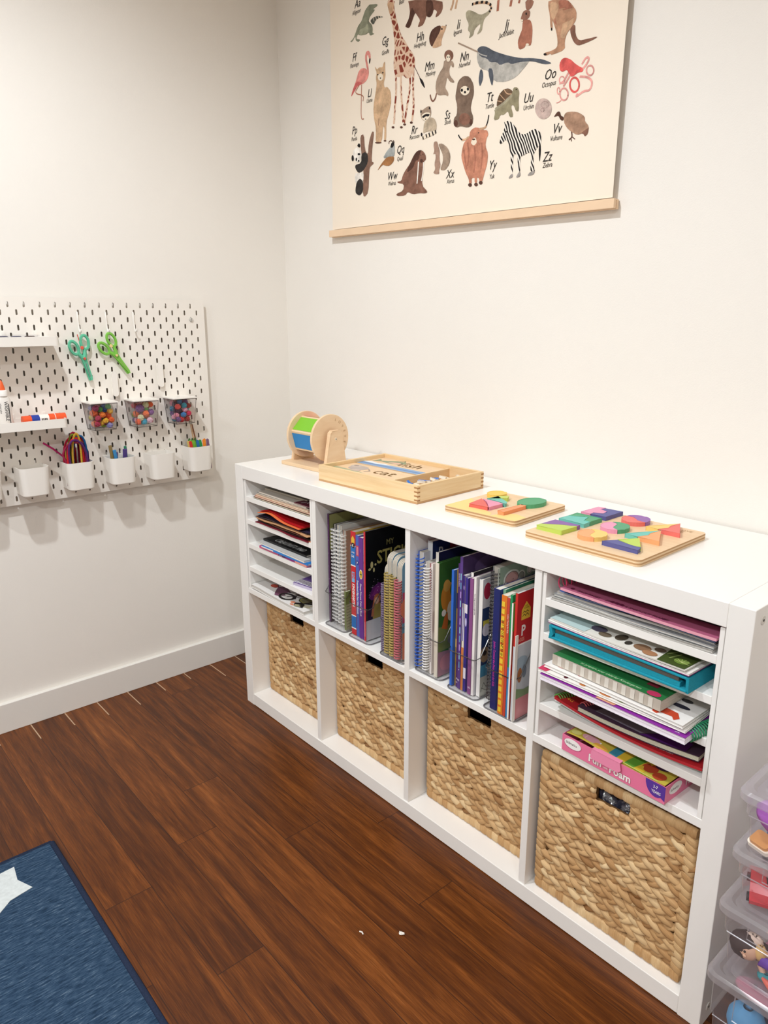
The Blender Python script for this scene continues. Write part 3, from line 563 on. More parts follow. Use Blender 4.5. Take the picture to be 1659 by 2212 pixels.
# ================= PAPER STACKS IN THE INSERTS
SF=ZM+IT/2   # cube shelf top
def lying(label,x0,x1,y0,d,z,t,cover='f0ece4',edge='e8e2d8',spine=None,yaw=0,sag=None,dec=(),nm='booklet',cat='booklet',group=None,split=True,back=None,nx=14,frontdec=(),glossy=.4):
    """lying booklet; local origin front-left-bottom, x across, y into the shelf. the front edge shows pages (or a spine)"""
    w=x1-x0; T_=thing(nm,label,cat,(x0,y0,z),(0,0,R(yaw)),group); ct=.0007 if t<.006 else .0011; f=sag or (lambda x,y:0)
    ms=[P(cover,glossy),P(back or cover),P(spine or edge)]
    b=MB(); b.slab(0,w,0,d,t-ct,t,nx,3,f,0); b.slab(0,w,0,d,0,ct,nx,3,f,1)
    if spine: b.slab(0,w,-.0006,.0006,0,t,nx,1,f,2)
    if dec: decals(b,dec,lambda a,c:(a,c,t+f(a,c)),ms,(0,0,1),.0007)
    if frontdec: decals(b,frontdec,lambda a,c:(a,-.0006,c+f(a,0)),ms,(0,-1,0))
    b.build('cover',ms,T_)
    b=MB(); n=max(1,min(6,int(t/.0016))); 
    for k in range(n):
        z0=ct+(t-2*ct)*k/n; z1=ct+(t-2*ct)*(k+1)/n; e=.0012*((k*7)%3)/3
        b.slab(.0008+e,w-.0008-e*.5,.0008+e,d-.001,z0+.00006,z1-.00006,nx,1,f)
    b.build('pages',mat(edge,.85,.1),T_)
    return T_
gA='boards in the top slot of the left insert'
cols=[('3c3c34','f2e6cf'),('c07c68','f4e8d0'),('d8b49a','f0e2c8'),('6a6a66','efe6d6'),('c4beb4','ece4d8')]
z=LV[3]+.0004
for k,(c1,e1) in enumerate(cols):
    lying(['dark grey backed flat board, lowest in the top left slot','pinkish flat board second from the bottom in the top left slot','tan flat board in the middle of the top left slot','grey flat board below the puzzle tray boards in the top left slot','pale grey flat board near the top of the top left slot'][k],.085+.004*k,.362-.006*k,.006+.002*k,.24,z,.0042,cover=c1,edge=e1,yaw=[0,.4,-.3,.5,-.6][k],nm='flat_board',cat='board',group=gA); z+=.0044
T_=lying('grey framed picture board with bluish print, topmost in the top left slot',.099,.30,.038,.25,z,.0055,cover='8f8d86',edge='c4bfb4',spine='bdb7aa',yaw=1.5,dec=[('r',.02,.19,.02,.24,'4f5a60'),('c',.09,.06,.035,.02,'7c8f98'),('c',.14,.05,.03,.02,'5f4a48'),('c',.07,.11,.05,.03,'38424a'),('c',.15,.10,.03,.03,'6a3030')],nm='picture_board',cat='board',group=gA)
lying('dark maroon thin sheet under the framed board at its right end',.285,.355,.010,.2,z,.0025,cover='5a2030',edge='e8d8d0',nm='paper_sheet',cat='sheet',dec=[('s',[(.02,.01),(.03,.03),(.04,.015)],.002,'e8dcd8')])
# slot 2: coloured felt and card sheets
gB='coloured sheets in the second slot of the left insert'
z=LV[2]+.0004
names=[('7a2230','dark red sheet at the bottom of the second left slot'),('40302e','dark brown sheet above the dark red one'),('8a5a48','rust brown sheet low in the second left slot'),('3a2c30','blackish brown sheet in the second left slot'),('c99a70','light tan sheet in the second left slot'),('4a3a3c','charcoal brown sheet in the second left slot'),('2b2238','dark violet sheet under the curled red felt')]
for k,(c1,nm_) in enumerate(names):
    T_=thing('craft_sheet',nm_,'sheet',(.095+.0035*((k*3)%5),.002+.003*(k%4),z),(0,0,R([-.6,.8,-.3,1.2,-1,.5,0][k])),gB)
    b=MB(); am=.0015; b.slab(0,.262-.006*(k%3),0,.22,0,.0016,16,3,lambda x,y,k=k:am*math.sin(x*22+k)+.0008*math.sin(x*60+k*2)); b.build('sheet',mat(c1,.8,.15),T_); z+=.0036
def curl(x,y): return .017*math.exp(-((x-.060)/.055)**2)-.002*math.sin(x*24)
for k,(c1,l1) in enumerate((('e87848','orange felt sheet curling up under the red felt'),('b01c22','bright red felt sheet curling up at the top of the second left slot'))):
    b=MB(); b.slab(0,.215,0,.21,0,.0016,22,3,lambda x,y,k=k:curl(x,y)*(1 if k else .86)+(0 if k else -.0005),0); o=b.build('felt_sheet',mat(c1,.95,.05,noise=.1,nscale=400),smooth=False,auto=50); tag(o,l1,'felt sheet',gB,(.108+.004*k,.004+.006*k,z+.0006+.0028*k),(0,0,R(-2)))
b=MB(); b.box(0,.012,0,.02,0,.001); tag(b.build('paper_scrap',P('e8905a')),'small orange paper scrap at the right end of the second left slot','scrap',loc=(.350,.006,LV[2]+.0004))
# slot 3
z=LV[1]+.0004
lying('pink and purple activity booklet lowest in the third left slot',.110,.345,.004,.2,z,.0065,cover='b04a90',edge='e8a8b8',spine='d05a86',frontdec=[('r',.10,.135,.0006,.0058,'4a1e5e'),('r',.135,.18,.0006,.0058,'8a2a7a'),('r',.18,.235,.0006,.0058,'e8a090'),('t','Fun Play',.104,.0015,.0045,0,'e8b8d8',.2,.02)])
z+=.0068
lying('bright blue coloring booklet under the black drawing pad',.128,.350,.000,.2,z,.0040,cover='1f7ac8',edge='e4ecf4',spine='2f86d4',yaw=1,frontdec=[('r',0,.06,.0003,.0038,'f0f0ee')],dec=[('t','A Book of Coloring Pages',.075,.003,.0085,0,'a8d0f0',.1,.008)])
z+=.0042
lying('white paged sketch block under the black drawing pad',.098,.335,.006,.2,z,.0060,cover='c8c8c6',edge='ece9e2',yaw=-1)
z+=.0064
lying('black drawing pad with silver lettering in the third left slot',.104,.318,.022,.2,z,.0060,cover='17191a',edge='d8d4cc',spine='1c1e1f',yaw=0,dec=[('t','CREATIVITY PAD',.040,.010,.028,0,'dcdedc',.15,.02,.66),('s',[(.07,.004),(.085,.005)],.001,'a0a0a0')],nm='drawing_pad',cat='pad')
# slot 4 purple booklet standing askew at the right
T_=lying('purple flower booklet lying at the right end of the fourth left slot',.265,.352,.012,.15,LV[0]+.0004,.0075,cover='6a4a9a',edge='dcd8e0',spine='b8aec8',yaw=8,dec=[('r',.002,.080,.003,.030,'d8d4e0')]+[('s',[(.006+.008*i,.005),(.007+.008*i,.022)],.0018,'5a5468') for i in range(9)]+[('r',.002,.08,.031,.036,'8a6ab8'),('c',.055,.075,.022,.020,'5a2a30')]+[('c',.055+.012*math.cos(i*1.26),.070+.011*math.sin(i*1.26),.0065,'b0583a') for i in range(5)]+[('s',[(.012,.05),(.016,.11)],.003,'8f78c0'),('s',[(.020,.05),(.026,.11)],.003,'8f78c0')])
# slot 5: colouring book with cyclist on the cube shelf
mg=lambda pts,w,h='241c20':('s',pts,w*1.5,h)
cyc=[('c',.060,.045,.0150,.011,'c8503c'),('p',[(.072,.05),(.09,.075),(.112,.095),(.12,.085),(.105,.062),(.13,.055),(.125,.035),(.10,.02),(.085,.035)],'6a4258'),('p',[(.10,.02),(.125,.035),(.14,.03),(.13,.012),(.115,.008)],'7d4f68'),
 mg([(.05,.05),(.06,.056),(.072,.05),(.07,.038)],.0012),mg([(.13,.05),(.15,.07),(.17,.06),(.15,.045),(.19,.05)],.002),mg([(.15,.07),(.19,.085),(.2,.06),(.24,.07)],.002),('p',[(.15,.055),(.19,.06),(.22,.075),(.2,.09),(.165,.085)],'5f5048')]
def wheel(cx,cy,rx,ry,h='1c181a',wd=.0046): return [mg([(cx+rx*math.cos(2*PI*i/18),cy+ry*math.sin(2*PI*i/18)) for i in range(19)],wd,h)]
cyc+=wheel(.150,.028,.026,.018)+wheel(.150,.028,.021,.013,'8a8480',.001)+[mg([(.150,.028),(.165,.05),(.18,.035)],.002)]
cyc+=[('c',.215,.050,.026,.017,'8f8a4c'),('c',.215,.050,.018,.011,'6f6a50'),('p',[(.20,.020),(.216,.034),(.236,.03),(.25,.012),(.22,.004)],'1f1c1a'),('c',.195,.018,.009,.006,'e09070'),('c',.206,.007,.008,.004,'e09070'),('p',[(.225,.03),(.262,.05),(.265,.07),(.24,.068),(.228,.055)],'2f2b28'),mg([(.215,.012),(.262,.040)],.003,'cfc8a0'),mg([(.22,.006),(.262,.028)],.003,'cfc8a0'),('p',[(.235,.08),(.265,.085),(.265,.11),(.235,.11)],'4a443c')]+wheel(.215,.05,.026,.017,wd=.0016)
sg5=lambda x,y:.006*math.exp(-((x-.02)/.06)**2)+.0015*math.sin(x*20)+.0022*math.exp(-((x-.25)/.03)**2)
lying('white coloring book with cartoon cyclist drawing below the left insert slots',.052,.326,.004,.20,SF+.0006,.0105,cover='efedea',edge='d9d6d0',yaw=-.4,sag=lambda x,y:sg5(x,y)*.6,dec=cyc,nm='coloring_book',cat='coloring book',nx=20)
# ================= right insert
gR='magazines in the top slot of the right insert'; z=LV[3]+.0004
mgz=[('b8b6b0','c4c2bd',.0055,'grey paged newspaper stack at the bottom of the top right slot'),('8f9294','cfcdc8',.0045,'grey magazine second from the bottom in the top right slot'),('a8a4a0','bdbab4',.0045,'greyish magazine in the top right slot'),('1f58a8','d8d6d2',.0025,'white and blue edged brochure in the top right slot'),('e8e2da','e0dcd6',.0030,'cream booklet under the pink sticker pad')]
for k,(c1,e1,t_,l_) in enumerate(mgz):
    lying(l_,1.116+.004*k,1.414+.002*(k%2)-.001*k,.004+.003*k,.24,z,t_,cover=c1,edge=e1,yaw=[0,-.5,.6,-.4,.3][k],sag=lambda x,y,k=k:.0012*math.sin(x*23+k*1.3),nm='magazine',cat='magazine',group=gR); z+=t_+.0006
lying('pink sticker frame pad with dark lettering, topmost in the top right slot',1.136,1.419,.004,.22,z+.001,.0045,cover='b0607e',edge='eab0bc',spine='e8a4b4',yaw=-.6,sag=lambda x,y:-.0015*math.sin(x*9),dec=[('t','FACE PAGES     STICKERS & SNAP-OUT FRAMES',.030,.006,.0095,0,'5a1f3a',.12,.01,.86),('c',.018,.011,.004,'6a2544'),('c',.098,.011,.004,'6a2544'),('c',.107,.011,.004,'6a2544'),('c',.116,.011,.004,'6a2544'),('r',0,.28,.045,.22,'3a1c28')],nm='sticker_pad',cat='pad',group=gR)
b=MB(); 
for k in range(4): b.tube([(.002+.012*math.cos(2*PI*i/14)*(.7+.1*k),.014*k,.013+.013*math.sin(2*PI*i/14)) for i in range(14)],.0012,5,closed=True)
tag(b.build('spiral_coil',mat('d8406a',.35,.5),smooth=True),'pink plastic notebook coil at the left end of the top right slot','coil',loc=(1.128,.018,z-.004))
# slot 2: teal zip binder + papers
T_=thing('zip_binder','teal fabric ring binder lying in the second slot of the right insert','binder',(1.126,-.010,LV[2]+.0005),(0,0,R(-1.6)))
teal=mat('1f93a8',.75,.2,noise=.08,nscale=500,bump=.3,bscale=900); gr_=mat('5f5a54',.7)
b=MB(); w_=.268; d_=.27
b.slab(0,w_,0,d_,0,.0045,14,3,lambda x,y:0); b.slab(.002,w_-.004,.001,d_,.021,.0255,14,3,lambda x,y:.001*math.sin(x*12)); b.build('fabric_cover',teal,T_,bevel=.0015)
b=MB(); b.slab(.012,w_-.016,.003,d_-.01,.0048,.012,14,3,lambda x,y:0); b.build('inner_flap',teal,T_)
b=MB(); b.slab(.010,w_-.020,.006,d_-.01,.0125,.0205,14,3,lambda x,y:0); b.build('page_block',gr_,T_)
b=MB(); b.prism([(0,.0),(.004,.0),(.010,.010),(.004,.0255),(0,.0255),(.002,.012)],'y',.0,d_); b.build('spine_fold',teal,T_); b=MB(); b.prism([(w_-.004,.0),(w_,.0),(w_-.001,.0255),(w_-.006,.0255)],'y',.0,d_); b.build('closing_fold',teal,T_)
z=LV[2]+.0285
gP='papers on the teal binder'
lying('white paper sheets lying on the teal binder with purple edge sheet',1.120,1.392,-.006,.23,z,.0045,cover='efece8',edge='f2efec',back='8a3a7a',yaw=-2.2,sag=lambda x,y:-.0012*math.sin(x*14),nm='paper_sheets',cat='papers',group=gP)
animals=[('r',.0,.075,.0,.2,'b9cfcf'),('c',.085,.03,.015,.012,'5a5468'),('c',.105,.018,.012,.009,'6f6250'),('c',.13,.03,.010,.014,'4f4638'),('c',.15,.020,.006,.008,'3a3630'),('c',.175,.022,.015,.012,'8a6a50'),('c',.195,.012,.013,.009,'a87a58'),('c',.20,.035,.01,.008,'5a4a3c'),('p',[(.215,.0),(.262,.0),(.262,.09),(.205,.09)],'3f4f20'),('s',[(.215,.03),(.222,.05)],.002,'9aa86a'),('s',[(.225,.02),(.232,.045)],.002,'9aa86a'),('c',.245,.022,.012,.010,'6f8a3c')]+[('s',[(.247,.018),(.247+.013*math.cos(a*.5),.018+.013*math.sin(a*.5))],.0008,'c8d488') for a in range(7)]
lying('nature picture sheet with animals on top of the teal binder',1.122,1.386,-.002,.2,z+.0056,.0022,cover='e2e0d8',edge='f0eeea',yaw=-3.4,sag=lambda x,y:-.0015*math.sin(x*14)+.001*x/.26,dec=animals,nm='picture_sheet',cat='sheet',group=gP)
# slot 3
z=LV[1]+.0004; g3_='workbooks in the middle slot of the right insert'
lying('purple covered workbook sticking out of the middle right slot',1.131,1.406,-.036,.24,z,.0125,cover='8c2f9c',edge='e9e2ea',back='e0dce4',yaw=0,sag=lambda x,y:.0016*math.cos(x*11),dec=[('p',[(.115,.0),(.15,.0),(.16,.03),(.12,.03)],'d8a080'),('t','uvw',.255,.004,.006,0,'e8d8f0')],group=g3_); z+=.0148
lying('white picture pad with pink corner sticking out above purple workbook',1.124,1.402,-.034,.23,z,.0042,cover='efece6',edge='ecebe6',yaw=1.0,sag=lambda x,y:.0012*math.cos(x*11),dec=[('p',[(0,0),(.018,0),(.022,.03),(0,.03)],'c8305a'),('c',.055,.008,.004,'5a2028'),('c',.09,.006,.006,.003,'c87a3c'),('c',.135,.007,.012,.005,'d88a50'),('c',.165,.006,.007,.003,'7f8a4a'),('c',.215,.012,.006,'c8b0a0')],nm='picture_pad',cat='pad',group=g3_); z+=.0068
animal2=[('p',[(.205,.02),(.222,.03),(.245,.028),(.255,.014),(.25,.004),(.243,.012),(.225,.010),(.222,.002),(.214,.004)],'c8482c'),('c',.236,.052,.016,.006,'2a2c3c'),('c',.212,.050,.007,'2a2c3c'),('c',.235,.075,.010,.006,'4a4a50'),('c',.03,.014,.010,.006,'d8a8a0'),('c',.07,.012,.004,'c03a50'),('c',.06,.02,.008,.004,'c87a3c')]
lying('white paper pad with red animal drawing in the middle right slot',1.130,1.398,-.024,.23,z,.0058,cover='f1efec',edge='e6e4e0',yaw=-1.6,sag=lambda x,y:.001*math.cos(x*11),dec=animal2,nm='drawing_pad',cat='pad',group=g3_); z+=.0078
T_=lying('thick kindergarten book with green cover and striped grey page edge',1.141,1.356,-.014,.20,z,.0195,cover='27743f',edge='cbc3b6',back='c8c2b6',yaw=-2.6,dec=[('t','to prepare your child for Kindergarten',.055,.006,.0090,0,'b8e0b0',.15,.008,.84),('c',.196,.010,.012,.0085,'b8305a'),('r',.17,.19,.03,.05,'8c2a3c')],frontdec=[('r',.012+.0165*i,.020+.0165*i,.0012,.0182,'dbd5ca') for i in range(12)],spine='bdb3a6',group=g3_)
# slot 4: spiral bound pads
z=LV[0]+.0004; sgc=lambda x,y:.010*(((x-.17)/.14)**2)-.002
lying('clear covered sketch pad bowed at the bottom of the fourth right slot',1.134,1.418,.010,.22,z+.002,.0045,cover='cfd0cc',edge='d8d8d6',yaw=.3,sag=sgc,nm='sketch_pad',cat='pad')
lying('red warning page activity book with green coil in fourth right slot',1.137,1.420,.006,.22,z+.0080,.0050,cover='b8242c',edge='dcd6d0',spine='c03038',yaw=-.2,sag=sgc,dec=[('t','4G',.018,.012,.012,0,'f0a040'),('t','WARNING',.185,.022,.0080,0,'f0a8a0'),('t','CHOKING HAZARD Small parts',.175,.014,.0052,0,'f0c8c0'),('t','Not for children under 3 years',.175,.007,.0052,0,'f0c8c0')],nm='activity_book',cat='book')
lying('cream paged thick sketchbook with rounded corners in fourth right slot',1.188,1.410,.004,.2,z+.0150,.0105,cover='4a3446',edge='cfcbb6',yaw=2.2,sag=lambda x,y:.006*(((x-.10)/.12)**2)-.001,dec=[('p',[(.03,.01),(.12,.004),(.15,.03),(.04,.04)],'7d7480')]+[('s',[(.04,.012+.005*i),(.11,.008+.005*i)],.0008,'c8c0c8') for i in range(4)]+[('p',[(.12,.0),(.2,.0),(.2,.03),(.15,.03)],'5c2478')],nm='sketch_book',cat='book')
def coil(label,loc,r,n,pitch,c,axis,rot=(0,0,0),th=.0013):
    b=MB(); b.tube([(pitch*i/12,r*math.cos(2*PI*i/12),r*math.sin(2*PI*i/12)) for i in range(12*n+1)],th,5); o=b.build('spiral_coil',mat(c,.35,.5),smooth=True); tag(o,label,'coil',None,loc,rot)
coil('green plastic coil of the red activity book at its left end',(1.140,.010,z+.020),.0085,13,.0052,'4f9a3c',0,(0,0,R(72)))
coil('pink plastic coil beside the cream sketchbook',(1.192,.016,z+.024),.0075,9,.0052,'d8606a',0,(0,0,R(75)))
coil('dark green plastic coil at the right end of the middle right slot',(1.398,-.012,LV[1]-.004+.006),.0105,15,.0052,'2c8f63',0,(R(0),R(-6),R(72)),.0015)
# slot 5 pink foam game box
T_=thing('game_box','pink foam craft game box lying in the lowest slot of the right insert','game box',(1.163,.001,SF+.0004),(0,0,R(-2.2)))
pk='e8799e'; ms=[P(pk),P('d85a88'),P('7d2f50')]
bw,bd,bh=.2085,.17,.0325
b=MB(); th=.0012
b.box(0,bw,0,th,0,bh); b.box(0,bw,bd-th,bd,0,bh); b.box(0,th,th,bd-th,0,bh); b.box(bw-th,bw,th,bd-th,0,bh); b.box(th,bw-th,th,bd-th,0,th)
fd=[('c',.0235,.020,.0195,.0105,'c04a78'),('c',.0235,.0205,.0185,.0098,'f4f2ee'),('t','Skillmatics',.008,.0185,.0068,0,'2a2a2e',0,.012,.88)]
fd+=[('t','Fun',.0585,.0065,.0200,0,'b02a5c',0,.055,.95),('t','Fun',.0585,.0065,.0200,0,'f6f2ee',0,.03,.95),('t','with',.0905,.0075,.006,0,'f6f2ee'),('t','Foam',.1015,.0055,.0200,0,'b02a5c',0,.055,.98),('t','Foam',.1015,.0055,.0200,0,'f6f2ee',0,.03,.98)]
fd+=[('p',[(.172,.0325)]+[(.1915+.0195*math.cos(R(a)),.0325-.027*math.sin(R(a))) for a in range(180,59,-15)]+[(.2085,.005),(.2085,.0325)],'5b3a98'),('t','3-7',.1865,.0215,.0075,0,'f6f2ee',0,.012),('t','YEARS',.184,.0125,.0075,0,'f6f2ee',0,.012,.8)]
decals(b,fd,lambda a,c:(a,0,c),ms,(0,-1,0))
decals(b,[('c',.032,.019,.020,.010,'f4f2ee'),('t','Skillmatics',.016,.0165,.0068,0,'2a2a2e',0,.012,.88),('t','Fun',.065,.008,.0195,0,'f6f2ee',0,.03)],lambda a,c:(bw,a,c),ms,(1,0,0))
b.build('box_base',ms,T_)
b=MB()
fl=lambda x,y:.0045*math.exp(-((x-.03)/.05)**2)+.002*math.sin(x*30)
ms2=[P('c8b84a'),P('c24a72')]
b.slab(.006,bw-.004,.004,bd-.004,bh-.001,bh,16,3,fl)
lidd=[('r',.008,.06,.006,.10,'c8cc6a'),('c',.02,.015,.010,.007,'e4e28a'),('c',.05,.018,.018,.010,'e0a8b8'),('r',.04,.07,.012,.022,'efeeea'),('c',.045,.035,.010,.008,'7a5a4a'),('c',.075,.012,.014,.006,'e8b050'),('r',.092,.108,.010,.06,'3a8aa8'),('r',.108,.124,.008,.06,'d8b83a'),('p',[(.124,.008),(.142,.008),(.150,.05),(.128,.06)],'5f9a38'),('p',[(.142,.008),(.160,.008),(.166,.05),(.150,.05)],'d8b83a'),('c',.162,.030,.014,.013,'b0442c'),('c',.185,.020,.012,.011,'b0442c'),('c',.175,.05,.014,.012,'5a3a70'),('s',[(.10,.006),(.19,.005)],.003,'c8cc6a')]
decals(b,lidd,lambda a,c:(a,c,bh+fl(a,c)),ms2,(0,0,1)); b.build('lid_flap',ms2,T_)
b=MB(); b.prism([(.064,.0175),(.067,.035),(.124,.035),(.127,.0215),(.121,.0155),(.068,.0155)],'y',-.0042,-.0034); b.box(.067,.124,-.0042,.006,.0345,.036); 
b.build('tuck_tab',P('ee8fb0'),T_)
PM=['gator', 'gator_b', 'grey_d', 'cream', 'brown', 'brown_d', 'tan', 'rust', 'pink', 'pink_d', 'black', 'giraffe', 'sand', 'taupe', 'llama', 'grey_l', 'narwhal', 'rabbit', 'kanga', 'coral_l', 'coral', 'sloth', 'olive', 'shell', 'mauve_l', 'mauve', 'vult', 'zebra', 'grey_m', 'yak', 'raccoon', 'xerus', 'white', 'grey_b', 'caramel', 'trunk', 'panda', 'black_w']
